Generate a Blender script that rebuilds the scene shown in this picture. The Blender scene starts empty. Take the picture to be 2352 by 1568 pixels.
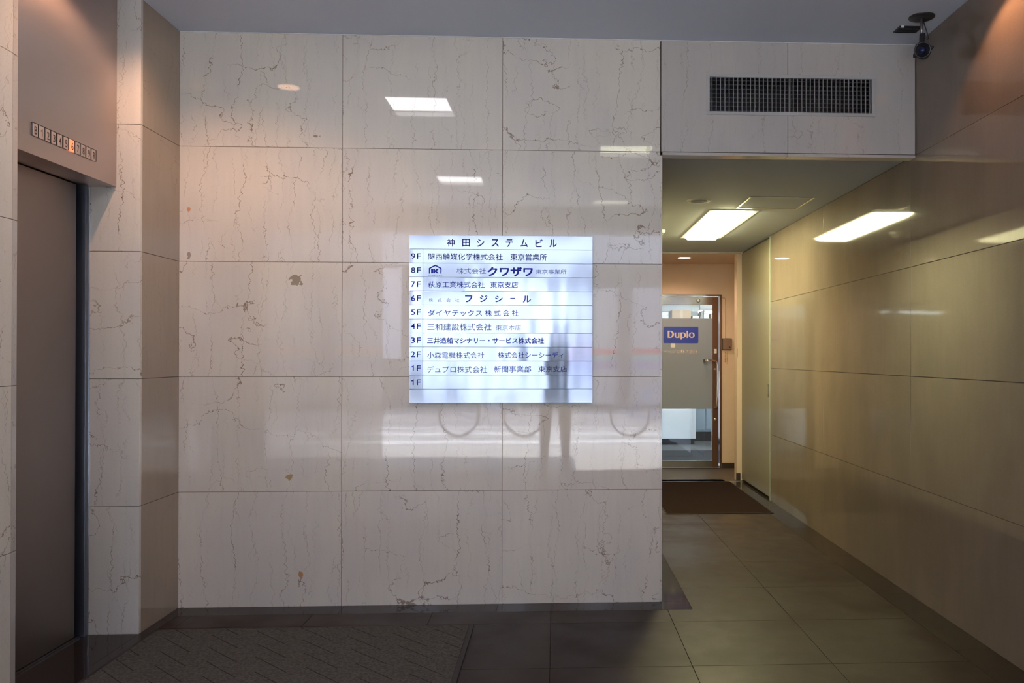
import bpy, bmesh, math, random
from mathutils import Vector, Matrix
random.seed(7)
SC = bpy.context.scene
COL = SC.collection
PI = math.pi

# ------------------------------------------------------------------ camera
cam = bpy.data.cameras.new('camera')
cam.sensor_width = 36.0
cam.lens = 1960.0 / 2352 * 36
cam.shift_x = -191.486 / 2352
cam.shift_y = 22.704 / 2352
cam.clip_start = 0.02
camo = bpy.data.objects.new('camera', cam)
COL.objects.link(camo)
rx = Vector((0.99889358, -0.04701652, 0.00103078))
ux = Vector((-0.00127507, -0.00516633, 0.99998584))
fx = Vector((0.04701053, 0.99888075, 0.00522056))
M = Matrix.Identity(4)
for i in range(3):
    M[i][0] = rx[i]; M[i][1] = ux[i]; M[i][2] = -fx[i]
M[0][3], M[1][3], M[2][3] = 0.0, -4.5339, 1.31044
camo.matrix_world = M
SC.camera = camo

# ------------------------------------------------------------------ world, sun, exposure
w = bpy.data.worlds.new('sky'); SC.world = w; w.use_nodes = True
wn = w.node_tree.nodes; wl = w.node_tree.links
bg = wn['Background']
tc = wn.new('ShaderNodeTexCoord'); sep = wn.new('ShaderNodeSeparateXYZ')
cr = wn.new('ShaderNodeValToRGB')
wl.new(tc.outputs['Generated'], sep.inputs[0]); wl.new(sep.outputs['Z'], cr.inputs[0])
cr.color_ramp.elements[0].position = 0.0; cr.color_ramp.elements[0].color = (0.86, 0.90, 1.0, 1)
cr.color_ramp.elements[1].position = 0.7; cr.color_ramp.elements[1].color = (0.50, 0.66, 1.0, 1)
wl.new(cr.outputs[0], bg.inputs['Color'])
bg.inputs['Strength'].default_value = 8.2
sun = bpy.data.lights.new('sun', 'SUN'); sun.energy = 29.0; sun.angle = math.radians(0.6); sun.color = (1, 0.96, 0.9)
suno = bpy.data.objects.new('sun', sun); COL.objects.link(suno)
suno.rotation_euler = Vector((0.55, -0.10, 0.83)).to_track_quat('Z', 'Y').to_euler()      # high sun along the street
pl = bpy.data.lights.new('entrance_portal', 'AREA'); pl.shape = 'RECTANGLE'; pl.size = 4.1; pl.size_y = 2.76
pl.cycles.is_portal = True
plo = bpy.data.objects.new('entrance_portal', pl); COL.objects.link(plo)
plo.location = (-0.7, -5.34, 1.38); plo.rotation_euler = (math.radians(90), 0, 0)
vs = SC.view_settings
SC.display_settings.display_device = 'sRGB'
vs.view_transform = 'Standard'; vs.look = 'None'; vs.gamma = 1.0; vs.use_curve_mapping = False
vs.exposure = 0.80
cy = SC.cycles
cy.max_bounces = 10; cy.diffuse_bounces = 6; cy.glossy_bounces = 5; cy.transmission_bounces = 6; cy.transparent_max_bounces = 8
cy.use_denoising = True
cy.sample_clamp_indirect = 6.0
cy.caustics_reflective = False; cy.caustics_refractive = False

# ------------------------------------------------------------------ materials
def nodes(name):
    m = bpy.data.materials.new(name); m.use_nodes = True
    nt = m.node_tree
    return m, nt, nt.nodes['Principled BSDF']

def plain(name, col, rough=0.5, metal=0.0, spec=0.5, noise=0.0, scale=40.0, bump=0.0, emit=None, es=0.0):
    m, nt, b = nodes(name)
    b.inputs['Base Color'].default_value = (*col, 1)
    b.inputs['Roughness'].default_value = rough
    b.inputs['Metallic'].default_value = metal
    b.inputs['Specular IOR Level'].default_value = spec
    g = nt.nodes.new('ShaderNodeNewGeometry')
    n = nt.nodes.new('ShaderNodeTexNoise'); n.inputs['Scale'].default_value = scale; n.inputs['Detail'].default_value = 4
    nt.links.new(g.outputs['Position'], n.inputs['Vector'])
    if noise > 0:
        mx = nt.nodes.new('ShaderNodeMix'); mx.data_type = 'RGBA'
        mx.inputs['A'].default_value = (*[c * (1 - noise) for c in col], 1)
        mx.inputs['B'].default_value = (*[min(1, c * (1 + noise)) for c in col], 1)
        nt.links.new(n.outputs['Fac'], mx.inputs['Factor'])
        nt.links.new(mx.outputs['Result'], b.inputs['Base Color'])
    if bump > 0:
        bp = nt.nodes.new('ShaderNodeBump'); bp.inputs['Strength'].default_value = bump; bp.inputs['Distance'].default_value = 0.002
        nt.links.new(n.outputs['Fac'], bp.inputs['Height']); nt.links.new(bp.outputs[0], b.inputs['Normal'])
    if emit:
        b.inputs['Emission Color'].default_value = (*emit, 1); b.inputs['Emission Strength'].default_value = es
    return m

def math_node(nt, op, a=None, b=None, c=None, clamp=False):
    n = nt.nodes.new('ShaderNodeMath'); n.operation = op; n.use_clamp = clamp
    for i, v in enumerate((a, b, c)):
        if v is None: continue
        if isinstance(v, (int, float)): n.inputs[i].default_value = v
        else: nt.links.new(v, n.inputs[i])
    return n.outputs[0]

def maprange(nt, v, a, b, c, d, smooth=True):
    n = nt.nodes.new('ShaderNodeMapRange')
    if smooth: n.interpolation_type = 'SMOOTHSTEP'
    nt.links.new(v, n.inputs['Value'])
    n.inputs['From Min'].default_value = a; n.inputs['From Max'].default_value = b
    n.inputs['To Min'].default_value = c; n.inputs['To Max'].default_value = d
    return n.outputs['Result']

def mixc(nt, fac, A, B, mode='MIX'):
    n = nt.nodes.new('ShaderNodeMix'); n.data_type = 'RGBA'; n.blend_type = mode
    if isinstance(fac, (int, float)): n.inputs['Factor'].default_value = fac
    else: nt.links.new(fac, n.inputs['Factor'])
    for k, v in (('A', A), ('B', B)):
        if isinstance(v, tuple): n.inputs[k].default_value = (*v, 1)
        else: nt.links.new(v, n.inputs[k])
    return n.outputs['Result']

def marble(name, base, cloud, strength=1.0, rough=0.07, spots=()):
    """polished beige limestone with thin wandering upright veins; every slab gets its own figure"""
    m, nt, b = nodes(name)
    L = nt.links
    geo = nt.nodes.new('ShaderNodeNewGeometry')
    sp = nt.nodes.new('ShaderNodeSeparateXYZ'); L.new(geo.outputs['Position'], sp.inputs[0])
    oi = nt.nodes.new('ShaderNodeObjectInfo')
    h0 = math_node(nt, 'ADD', sp.outputs['X'], sp.outputs['Y'])
    h = math_node(nt, 'ADD', h0, math_node(nt, 'MULTIPLY', oi.outputs['Random'], 23.0))
    def vec(kx, kz, jit, jsc, off):
        c = nt.nodes.new('ShaderNodeCombineXYZ')
        L.new(math_node(nt, 'MULTIPLY', h, kx), c.inputs[0])
        L.new(math_node(nt, 'MULTIPLY', sp.outputs['Z'], kz), c.inputs[2])
        c.inputs[1].default_value = off
        cc = nt.nodes.new('ShaderNodeCombineXYZ'); L.new(h, cc.inputs[0]); L.new(sp.outputs['Z'], cc.inputs[2]); cc.inputs[1].default_value = off
        nn = nt.nodes.new('ShaderNodeTexNoise'); nn.inputs['Scale'].default_value = jsc; nn.inputs['Detail'].default_value = 3
        nn.inputs['Roughness'].default_value = 0.6
        L.new(cc.outputs[0], nn.inputs['Vector'])
        s = nt.nodes.new('ShaderNodeVectorMath'); s.operation = 'SUBTRACT'; s.inputs[1].default_value = (.5, .5, .5)
        L.new(nn.outputs['Color'], s.inputs[0])
        sc = nt.nodes.new('ShaderNodeVectorMath'); sc.operation = 'SCALE'; sc.inputs['Scale'].default_value = jit
        L.new(s.outputs[0], sc.inputs[0])
        a = nt.nodes.new('ShaderNodeVectorMath'); a.operation = 'ADD'
        L.new(c.outputs[0], a.inputs[0]); L.new(sc.outputs[0], a.inputs[1])
        return a.outputs[0]
    def contour(v, detail, width, scale=1.0, level=0.5):
        n = nt.nodes.new('ShaderNodeTexNoise'); n.inputs['Scale'].default_value = scale
        n.inputs['Detail'].default_value = detail; n.inputs['Roughness'].default_value = 0.5
        L.new(v, n.inputs['Vector'])
        d = math_node(nt, 'ABSOLUTE', math_node(nt, 'SUBTRACT', n.outputs['Fac'], level))
        return maprange(nt, d, width * 0.15, width, 1.0, 0.0)
    def mask(k, lo, hi, off, kz=1.0):
        c = nt.nodes.new('ShaderNodeCombineXYZ'); L.new(math_node(nt, 'MULTIPLY', h, k), c.inputs[0]); L.new(math_node(nt, 'MULTIPLY', sp.outputs['Z'], k * kz), c.inputs[2]); c.inputs[1].default_value = off
        n = nt.nodes.new('ShaderNodeTexNoise'); n.inputs['Scale'].default_value = 1; n.inputs['Detail'].default_value = 3
        L.new(c.outputs[0], n.inputs['Vector'])
        return maprange(nt, n.outputs['Fac'], lo, hi, 0.0, 1.0)
    def family(k, amp, wob, jag, width, off, seed):
        """upright veins: one wandering line per cell across the slab"""
        cc = nt.nodes.new('ShaderNodeCombineXYZ')
        L.new(math_node(nt, 'MULTIPLY', h, k * 0.35), cc.inputs[0]); L.new(math_node(nt, 'MULTIPLY', sp.outputs['Z'], wob), cc.inputs[2]); cc.inputs[1].default_value = off
        n1 = nt.nodes.new('ShaderNodeTexNoise'); n1.inputs['Scale'].default_value = 1; n1.inputs['Detail'].default_value = 2.0; L.new(cc.outputs[0], n1.inputs['Vector'])
        c2 = nt.nodes.new('ShaderNodeCombineXYZ')
        L.new(math_node(nt, 'MULTIPLY', h, 26.0), c2.inputs[0]); L.new(math_node(nt, 'MULTIPLY', sp.outputs['Z'], 55.0), c2.inputs[2]); c2.inputs[1].default_value = off + 3
        n2 = nt.nodes.new('ShaderNodeTexNoise'); n2.inputs['Scale'].default_value = 1; n2.inputs['Detail'].default_value = 2.5; L.new(c2.outputs[0], n2.inputs['Vector'])
        p = math_node(nt, 'MULTIPLY_ADD', h, k, seed + 50.0)
        p = math_node(nt, 'MULTIPLY_ADD', n1.outputs['Fac'], amp, p)
        p = math_node(nt, 'MULTIPLY_ADD', n2.outputs['Fac'], jag, p)
        cell = math_node(nt, 'FLOOR', p)
        wn_ = nt.nodes.new('ShaderNodeTexWhiteNoise'); wn_.noise_dimensions = '1D'; L.new(math_node(nt, 'ADD', cell, seed), wn_.inputs['W'])
        centre = math_node(nt, 'MULTIPLY_ADD', wn_.outputs['Value'], 0.6, 0.2)
        d = math_node(nt, 'ABSOLUTE', math_node(nt, 'SUBTRACT', math_node(nt, 'FRACT', p), centre))
        ln_ = maprange(nt, d, width * 0.2, width, 1.0, 0.0)
        return math_node(nt, 'MULTIPLY', ln_, maprange(nt, wn_.outputs['Value'], 0.0, 1.0, 0.35, 1.0, False))
    v1 = family(6.6, 1.4, 2.8, 0.34, 0.015, 1.3, 0.0)
    v1 = math_node(nt, 'MULTIPLY', v1, maprange(nt, mask(6, 0.36, 0.60, 9.1, 1.3), 0, 1, 0.15, 1.0))
    v2 = family(12.0, 1.9, 4.6, 0.60, 0.028, 4.7, 7.0)
    v2 = math_node(nt, 'MULTIPLY', v2, mask(8, 0.40, 0.68, 3.3, 1.0))
    v2 = math_node(nt, 'MULTIPLY', v2, 0.60)
    v3 = contour(vec(1.9, 3.4, 0.20, 26, 7.9), 2.0, 0.0032)
    v3 = math_node(nt, 'MULTIPLY', v3, mask(2.2, 0.46, 0.56, 5.5))
    v3 = math_node(nt, 'MULTIPLY', v3, 0.85)
    v = math_node(nt, 'MAXIMUM', v1, math_node(nt, 'MAXIMUM', v2, v3))
    v = math_node(nt, 'MULTIPLY', v, 0.95 * strength)
    # soft cloud and upright streaks, fine grain
    c1 = mask(3.0, 0.35, 0.65, 2.2, 0.5)
    colr = mixc(nt, c1, base, cloud)
    streak = nt.nodes.new('ShaderNodeTexNoise'); streak.inputs['Scale'].default_value = 1; streak.inputs['Detail'].default_value = 4
    L.new(vec(38, 2.4, 0.3, 10, 0.4), streak.inputs['Vector'])
    colr = mixc(nt, maprange(nt, streak.outputs['Fac'], 0.42, 0.72, 0.0, 0.12), colr, tuple(x * 0.80 for x in cloud))
    gr = nt.nodes.new('ShaderNodeTexNoise'); gr.inputs['Scale'].default_value = 170; gr.inputs['Detail'].default_value = 2
    L.new(geo.outputs['Position'], gr.inputs['Vector'])
    colr = mixc(nt, maprange(nt, gr.outputs['Fac'], 0.50, 0.78, 0.0, 0.13), colr, (0.30, 0.25, 0.20))
    colr = mixc(nt, v, colr, (0.20, 0.125, 0.065))
    # mineral inclusions that sit in the stone at fixed places
    for (cx, cz, rx_, rz_, col) in spots:
        dx = math_node(nt, 'DIVIDE', math_node(nt, 'SUBTRACT', sp.outputs['X'], cx), rx_)
        dz = math_node(nt, 'DIVIDE', math_node(nt, 'SUBTRACT', sp.outputs['Z'], cz), rz_)
        d = math_node(nt, 'SQRT', math_node(nt, 'ADD', math_node(nt, 'MULTIPLY', dx, dx), math_node(nt, 'MULTIPLY', dz, dz)))
        n = nt.nodes.new('ShaderNodeTexNoise'); n.inputs['Scale'].default_value = 42; n.inputs['Detail'].default_value = 4
        L.new(geo.outputs['Position'], n.inputs['Vector'])
        d = math_node(nt, 'ADD', d, math_node(nt, 'MULTIPLY', math_node(nt, 'SUBTRACT', n.outputs['Fac'], 0.5), 3.2))
        colr = mixc(nt, maprange(nt, d, 0.9, 1.0, 0.85, 0.0), colr, col)
    L.new(colr, b.inputs['Base Color'])
    b.inputs['Roughness'].default_value = rough
    b.inputs['IOR'].default_value = 1.55
    wv = nt.nodes.new('ShaderNodeTexNoise'); wv.inputs['Scale'].default_value = 3.0; wv.inputs['Detail'].default_value = 1
    L.new(geo.outputs['Position'], wv.inputs['Vector'])
    bp = nt.nodes.new('ShaderNodeBump'); bp.inputs['Strength'].default_value = 0.03; bp.inputs['Distance'].default_value = 0.01
    L.new(wv.outputs['Fac'], bp.inputs['Height']); L.new(bp.outputs[0], b.inputs['Normal'])
    return m

BASE = (0.735, 0.665, 0.560); CLOUD = (0.685, 0.625, 0.55)
M_MARBLE = marble('polished_marble', BASE, CLOUD, 1.0, 0.03, spots=(
    (-1.356, 1.705, 0.033, 0.026, (0.26, 0.20, 0.125)),
    (-1.329, 0.166, 0.012, 0.014, (0.50, 0.22, 0.05)),
    (-1.386, 0.676, 0.020, 0.014, (0.45, 0.27, 0.09)),
    (-1.905, 2.075, 0.010, 0.012, (0.62, 0.25, 0.10)),
    (-1.26, 2.46, 0.020, 0.006, (0.24, 0.19, 0.12)),
    (-1.905, 1.83, 0.010, 0.020, (0.30, 0.22, 0.17)),
    (0.495, 2.41, 0.012, 0.026, (0.27, 0.22, 0.15)),
))
M_MARBLE_SHADED = marble('polished_marble_shaded', (0.190, 0.150, 0.118), (0.165, 0.132, 0.104), 0.7, 0.05)  # same stone as the back wall, grazing-light darkness put into its colour
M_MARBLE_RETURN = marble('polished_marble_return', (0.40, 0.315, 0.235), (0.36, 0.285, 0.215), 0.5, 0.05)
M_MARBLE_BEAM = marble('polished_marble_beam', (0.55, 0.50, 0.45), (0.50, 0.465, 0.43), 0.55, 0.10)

def granite(name, col, rough, k=0.5):
    m, nt, b = nodes(name)
    geo = nt.nodes.new('ShaderNodeNewGeometry')
    n = nt.nodes.new('ShaderNodeTexVoronoi'); n.inputs['Scale'].default_value = 240
    nt.links.new(geo.outputs['Position'], n.inputs['Vector'])
    sp = nt.nodes.new('ShaderNodeSeparateColor'); nt.links.new(n.outputs['Color'], sp.inputs[0])
    c = mixc(nt, sp.outputs[0], tuple(x * (1 - k) for x in col), tuple(x * (1 + k) for x in col))
    n2 = nt.nodes.new('ShaderNodeTexNoise'); n2.inputs['Scale'].default_value = 3; n2.inputs['Detail'].default_value = 5
    nt.links.new(geo.outputs['Position'], n2.inputs['Vector'])
    c = mixc(nt, maprange(nt, n2.outputs['Fac'], .35, .7, 0, 0.35), c, tuple(x * 0.6 for x in col))
    oi = nt.nodes.new('ShaderNodeObjectInfo')
    c = mixc(nt, maprange(nt, oi.outputs['Random'], 0, 1, 0.0, 0.28, False), c, tuple(x * 0.7 for x in col))
    c = mixc(nt, 1.0, c, oi.outputs['Color'], 'MULTIPLY')
    nt.links.new(c, b.inputs['Base Color'])
    nt.links.new(maprange(nt, n2.outputs['Fac'], .3, .7, rough * 0.85, rough * 1.2), b.inputs['Roughness'])
    return m
M_TILE = granite('floor_stone', (0.034, 0.0225, 0.0175), 0.38, 0.18)
M_BORDER = granite('dark_polished_granite', (0.026, 0.019, 0.017), 0.07, 0.5)
M_BORDER.node_tree.nodes['Principled BSDF'].inputs['Specular IOR Level'].default_value = 0.14
M_TILE.node_tree.nodes['Principled BSDF'].inputs['Specular IOR Level'].default_value = 0.13
M_GROUT = plain('dark_grout', (0.15, 0.105, 0.070), 0.9, noise=0.2)
M_GROUTD = plain('deep_dark_grout', (0.035, 0.026, 0.018), 0.9, noise=0.2)
M_GROUTF = plain('floor_grout', (0.05, 0.04, 0.032), 0.9, noise=0.2)
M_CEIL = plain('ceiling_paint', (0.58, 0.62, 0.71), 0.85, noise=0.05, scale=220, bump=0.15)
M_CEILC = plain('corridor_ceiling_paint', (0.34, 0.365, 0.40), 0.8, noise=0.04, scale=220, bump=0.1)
M_WHITE = plain('white_enamel', (0.72, 0.72, 0.70), 0.4, noise=0.03)
M_BLACK = plain('black_plastic', (0.012, 0.012, 0.014), 0.35, noise=0.2)
M_DARKMETAL = plain('dark_painted_metal', (0.05, 0.048, 0.046), 0.35, 0.6, noise=0.15)
M_VANE = plain('grey_vane_metal', (0.42, 0.40, 0.39), 0.45, 0.3, noise=0.06)
M_VANEB = plain('rear_vane_metal', (0.16, 0.155, 0.15), 0.5, 0.3, noise=0.06)
M_VENTFR = plain('vent_frame_paint', (0.45, 0.44, 0.42), 0.45, noise=0.04)
M_CHROME = plain('chrome', (0.75, 0.74, 0.72), 0.12, 1.0, noise=0.03)
M_PEACH = plain('peach_wall_paint', (0.62, 0.47, 0.36), 0.75, noise=0.05, scale=8)
M_BROWNBASE = plain('brown_baseboard', (0.04, 0.025, 0.018), 0.4, noise=0.15)
M_OFFWALL = plain('office_wall_paint', (0.62, 0.64, 0.63), 0.8, noise=0.03)
M_STREET = plain('asphalt', (0.20, 0.20, 0.21), 0.85, noise=0.25, scale=4)
M_PAVE = plain('pale_pavement', (0.36, 0.355, 0.345), 0.8, noise=0.12, scale=3)
M_INK = plain('navy_ink', (0.018, 0.020, 0.150), 0.45, noise=0.1)
M_INKM = plain('blue_ink', (0.020, 0.034, 0.36), 0.6, noise=0.1)
M_INKL = plain('faded_blue_ink', (0.13, 0.145, 0.38), 0.5, noise=0.1)
for _m in (M_INK, M_INKM, M_INKL): _m.node_tree.nodes['Principled BSDF'].inputs['Specular IOR Level'].default_value = 0.15
M_INKG = plain('faded_grey_ink', (0.19, 0.20, 0.34), 0.5, noise=0.1)

def steel(name, col, rough, aniso=0.6, wav=0.0, stretch=(2, 2, 260), bump=0.05, wscale=4.0):
    m, nt, b = nodes(name)
    b.inputs['Metallic'].default_value = 1.0
    geo = nt.nodes.new('ShaderNodeNewGeometry')
    mp = nt.nodes.new('ShaderNodeMapping'); mp.inputs['Scale'].default_value = stretch
    nt.links.new(geo.outputs['Position'], mp.inputs['Vector'])
    n = nt.nodes.new('ShaderNodeTexNoise'); n.inputs['Scale'].default_value = 3; n.inputs['Detail'].default_value = 4
    nt.links.new(mp.outputs[0], n.inputs['Vector'])
    c = mixc(nt, n.outputs['Fac'], tuple(x * 0.98 for x in col), tuple(min(1, x * 1.02) for x in col))
    nt.links.new(c, b.inputs['Base Color'])
    nt.links.new(maprange(nt, n.outputs['Fac'], 0.3, 0.7, rough * 0.96, rough * 1.04), b.inputs['Roughness'])
    b.inputs['Anisotropic'].default_value = aniso
    if wav > 0:
        oi = nt.nodes.new('ShaderNodeObjectInfo')
        sp = nt.nodes.new('ShaderNodeSeparateXYZ'); nt.links.new(geo.outputs['Position'], sp.inputs[0])
        cc = nt.nodes.new('ShaderNodeCombineXYZ')
        nt.links.new(math_node(nt, 'MULTIPLY', sp.outputs['X'], 1.0), cc.inputs[0])
        nt.links.new(math_node(nt, 'MULTIPLY', sp.outputs['Z'], 0.12), cc.inputs[2])
        nt.links.new(math_node(nt, 'MULTIPLY', oi.outputs['Random'], 0.22), cc.inputs[1])
        n2 = nt.nodes.new('ShaderNodeTexNoise'); n2.inputs['Scale'].default_value = wscale; n2.inputs['Detail'].default_value = 0.6
        nt.links.new(cc.outputs[0], n2.inputs['Vector'])
        bp = nt.nodes.new('ShaderNodeBump'); bp.inputs['Strength'].default_value = 1.0; bp.inputs['Distance'].default_value = wav
        nt.links.new(n2.outputs['Fac'], bp.inputs['Height']); nt.links.new(bp.outputs[0], b.inputs['Normal'])
    return m
LROT = 0.0
M_SIGN = steel('polished_sign_steel', (0.36, 0.385, 0.42), 0.11, 0.0, 0.010, (2, 2, 120), wscale=5.5)
M_LINTEL = steel('hairline_lintel_steel', (0.58, 0.47, 0.42), 0.34, 0.85, 0.0, (300, 300, 0.8))
_t = M_LINTEL.node_tree.nodes.new('ShaderNodeTangent'); _t.direction_type = 'RADIAL'; _t.axis = 'Z'
M_LINTEL.node_tree.links.new(_t.outputs[0], M_LINTEL.node_tree.nodes['Principled BSDF'].inputs['Tangent'])
M_LINTEL.node_tree.nodes['Principled BSDF'].inputs['Anisotropic Rotation'].default_value = LROT
M_DOOR = steel('elevator_door_steel', (0.27, 0.225, 0.205), 0.40, 0.0, 0.0, (60, 60, 2))
M_JAMB = steel('blue_grey_jamb_steel', (0.20, 0.225, 0.27), 0.40, 0.0, 0.0, (60, 60, 2))
M_STEELDOOR = plain('painted_steel_door', (0.20, 0.175, 0.125), 0.35, 0.0, noise=0.04, scale=5)
M_DOORMETAL = steel('door_frame_steel', (0.42, 0.40, 0.38), 0.14, 0.0)
M_BRONZE = plain('brown_door_stile', (0.22, 0.12, 0.075), 0.25, 0.7, noise=0.08)

def fabric(name, c1, c2, scale, bump):
    m, nt, b = nodes(name)
    geo = nt.nodes.new('ShaderNodeNewGeometry')
    n = nt.nodes.new('ShaderNodeTexNoise'); n.inputs['Scale'].default_value = scale; n.inputs['Detail'].default_value = 5; n.inputs['Roughness'].default_value = 0.7
    nt.links.new(geo.outputs['Position'], n.inputs['Vector'])
    c = mixc(nt, maprange(nt, n.outputs['Fac'], .3, .7, 0, 1), c1, c2)
    nt.links.new(c, b.inputs['Base Color']); b.inputs['Roughness'].default_value = 0.95; b.inputs['Specular IOR Level'].default_value = 0.1
    bp = nt.nodes.new('ShaderNodeBump'); bp.inputs['Strength'].default_value = bump; bp.inputs['Distance'].default_value = 0.004
    nt.links.new(n.outputs['Fac'], bp.inputs['Height']); nt.links.new(bp.outputs[0], b.inputs['Normal'])
    return m, nt, b, c
M_MATB, _, _, _ = fabric('brown_mat_pile', (0.008, 0.0035, 0.0025), (0.017, 0.007, 0.005), 180, 0.6)
M_MATEDGE = plain('black_rubber_edge', (0.012, 0.010, 0.010), 0.6, noise=0.2)
M_MATD, nt, b, c = fabric('charcoal_mat_pile', (0.050, 0.050, 0.047), (0.110, 0.107, 0.098), 90, 0.6)
geo = nt.nodes.new('ShaderNodeNewGeometry'); sp = nt.nodes.new('ShaderNodeSeparateXYZ'); nt.links.new(geo.outputs['Position'], sp.inputs[0])
s = math_node(nt, 'ADD', sp.outputs['X'], sp.outputs['Y']); d = math_node(nt, 'SUBTRACT', sp.outputs['X'], sp.outputs['Y'])
ph = math_node(nt, 'DIVIDE', s, 0.118)
fr = math_node(nt, 'ABSOLUTE', math_node(nt, 'SUBTRACT', math_node(nt, 'FRACT', math_node(nt, 'ADD', ph, 60.0)), 0.5))
row = math_node(nt, 'FLOOR', math_node(nt, 'ADD', ph, 60.0))
dash = math_node(nt, 'FRACT', math_node(nt, 'ADD', math_node(nt, 'ADD', math_node(nt, 'DIVIDE', d, 0.62), 40.0), math_node(nt, 'MULTIPLY', row, 0.377)))
dm = math_node(nt, 'LESS_THAN', dash, 0.62)
ln = math_node(nt, 'MULTIPLY', maprange(nt, fr, 0.015, 0.040, 1.0, 0.0), dm)
c2 = mixc(nt, math_node(nt, 'MULTIPLY', ln, 0.75), c, (0.010, 0.009, 0.008))
nt.links.new(c2, b.inputs['Base Color'])

# ------------------------------------------------------------------ helpers
def bm_box(bm, a, b):
    x0, y0, z0 = a; x1, y1, z1 = b
    vsx = [bm.verts.new(p) for p in ((x0, y0, z0), (x1, y0, z0), (x1, y1, z0), (x0, y1, z0), (x0, y0, z1), (x1, y0, z1), (x1, y1, z1), (x0, y1, z1))]
    for f in ((0, 3, 2, 1), (4, 5, 6, 7), (0, 1, 5, 4), (1, 2, 6, 5), (2, 3, 7, 6), (3, 0, 4, 7)):
        bm.faces.new([vsx[i] for i in f])
    return vsx

def bm_cyl(bm, p0, p1, r0, r1=None, seg=20, cap=True):
    r1 = r0 if r1 is None else r1
    p0 = Vector(p0); p1 = Vector(p1); z = (p1 - p0).normalized()
    x = z.orthogonal().normalized(); y = z.cross(x)
    A = []; B = []
    for i in range(seg):
        t = 2 * PI * i / seg; dvec = x * math.cos(t) + y * math.sin(t)
        A.append(bm.verts.new(p0 + dvec * r0)); B.append(bm.verts.new(p1 + dvec * r1))
    for i in range(seg):
        j = (i + 1) % seg; bm.faces.new((A[i], A[j], B[j], B[i]))
    if cap:
        bm.faces.new(A[::-1]); bm.faces.new(B)

def bm_lathe(bm, prof, center, seg=32, axis='Z'):
    """profile of (radius, height) turned round a vertical axis"""
    rings = []
    for r, h in prof:
        ring = []
        for i in range(seg):
            t = 2 * PI * i / seg
            ring.append(bm.verts.new((center[0] + r * math.cos(t), center[1] + r * math.sin(t), center[2] + h)))
        rings.append(ring)
    for a, b in zip(rings, rings[1:]):
        for i in range(seg):
            j = (i + 1) % seg; bm.faces.new((a[i], a[j], b[j], b[i]))
    return rings

def bm_tube(bm, pts, r, seg=10):
    pts = [Vector(p) for p in pts]; rings = []
    up = None
    for i, p in enumerate(pts):
        t = (pts[min(i + 1, len(pts) - 1)] - pts[max(i - 1, 0)]).normalized()
        if up is None: up = t.orthogonal().normalized()
        up = (up - t * up.dot(t)).normalized(); s_ = t.cross(up)
        rings.append([bm.verts.new(p + (up * math.cos(2 * PI * k / seg) + s_ * math.sin(2 * PI * k / seg)) * r) for k in range(seg)])
    for a, b in zip(rings, rings[1:]):
        for k in range(seg):
            j = (k + 1) % seg; bm.faces.new((a[k], a[j], b[j], b[k]))
    bm.faces.new(rings[0][::-1]); bm.faces.new(rings[-1])

def bm_prism(bm, pts, axis, lo, hi):
    """closed outline extruded along an axis: 'Y' outline is (x,z), 'Z' outline is (x,y), 'X' outline is (y,z)"""
    def P(u, v, t):
        return {'Y': (u, t, v), 'Z': (u, v, t), 'X': (t, u, v)}[axis]
    A = [bm.verts.new(P(u, v, lo)) for u, v in pts]; B = [bm.verts.new(P(u, v, hi)) for u, v in pts]
    n = len(pts)
    bm.faces.new(A); bm.faces.new(B[::-1])
    for i in range(n):
        j = (i + 1) % n; bm.faces.new((A[j], A[i], B[i], B[j]))

def mk(name, bm, mat, parent=None, bevel=0.0, smooth=False, seg=2):
    bmesh.ops.recalc_face_normals(bm, faces=bm.faces)
    me = bpy.data.meshes.new(name); bm.to_mesh(me); bm.free()
    if mat: me.materials.append(mat)
    o = bpy.data.objects.new(name, me); COL.objects.link(o)
    if parent: o.parent = parent
    if smooth:
        for p in me.polygons: p.use_smooth = True
    if bevel > 0:
        md = o.modifiers.new('bevel', 'BEVEL'); md.width = bevel; md.segments = seg; md.limit_method = 'ANGLE'; md.angle_limit = math.radians(40)
    return o

def box(name, a, b, mat, parent=None, bevel=0.0):
    bm = bmesh.new(); bm_box(bm, a, b); return mk(name, bm, mat, parent, bevel)

def struct(o): o['kind'] = 'structure'; return o
def thing(name, label, cat, group=None):
    o = bpy.data.objects.new(name, None); COL.objects.link(o); o.empty_display_size = 0.1
    o['label'] = label; o['category'] = cat
    if group: o['group'] = group
    return o
def tag(o, label, cat, group=None):
    o['label'] = label; o['category'] = cat
    if group: o['group'] = group
    return o
def place(t, loc):
    """put a thing's empty at its base while the parts, modelled in world space, stay where they are"""
    t.location = loc
    for c in t.children:
        c.location = c.location - Vector(loc)
def slab_bevel(o): pass

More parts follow.
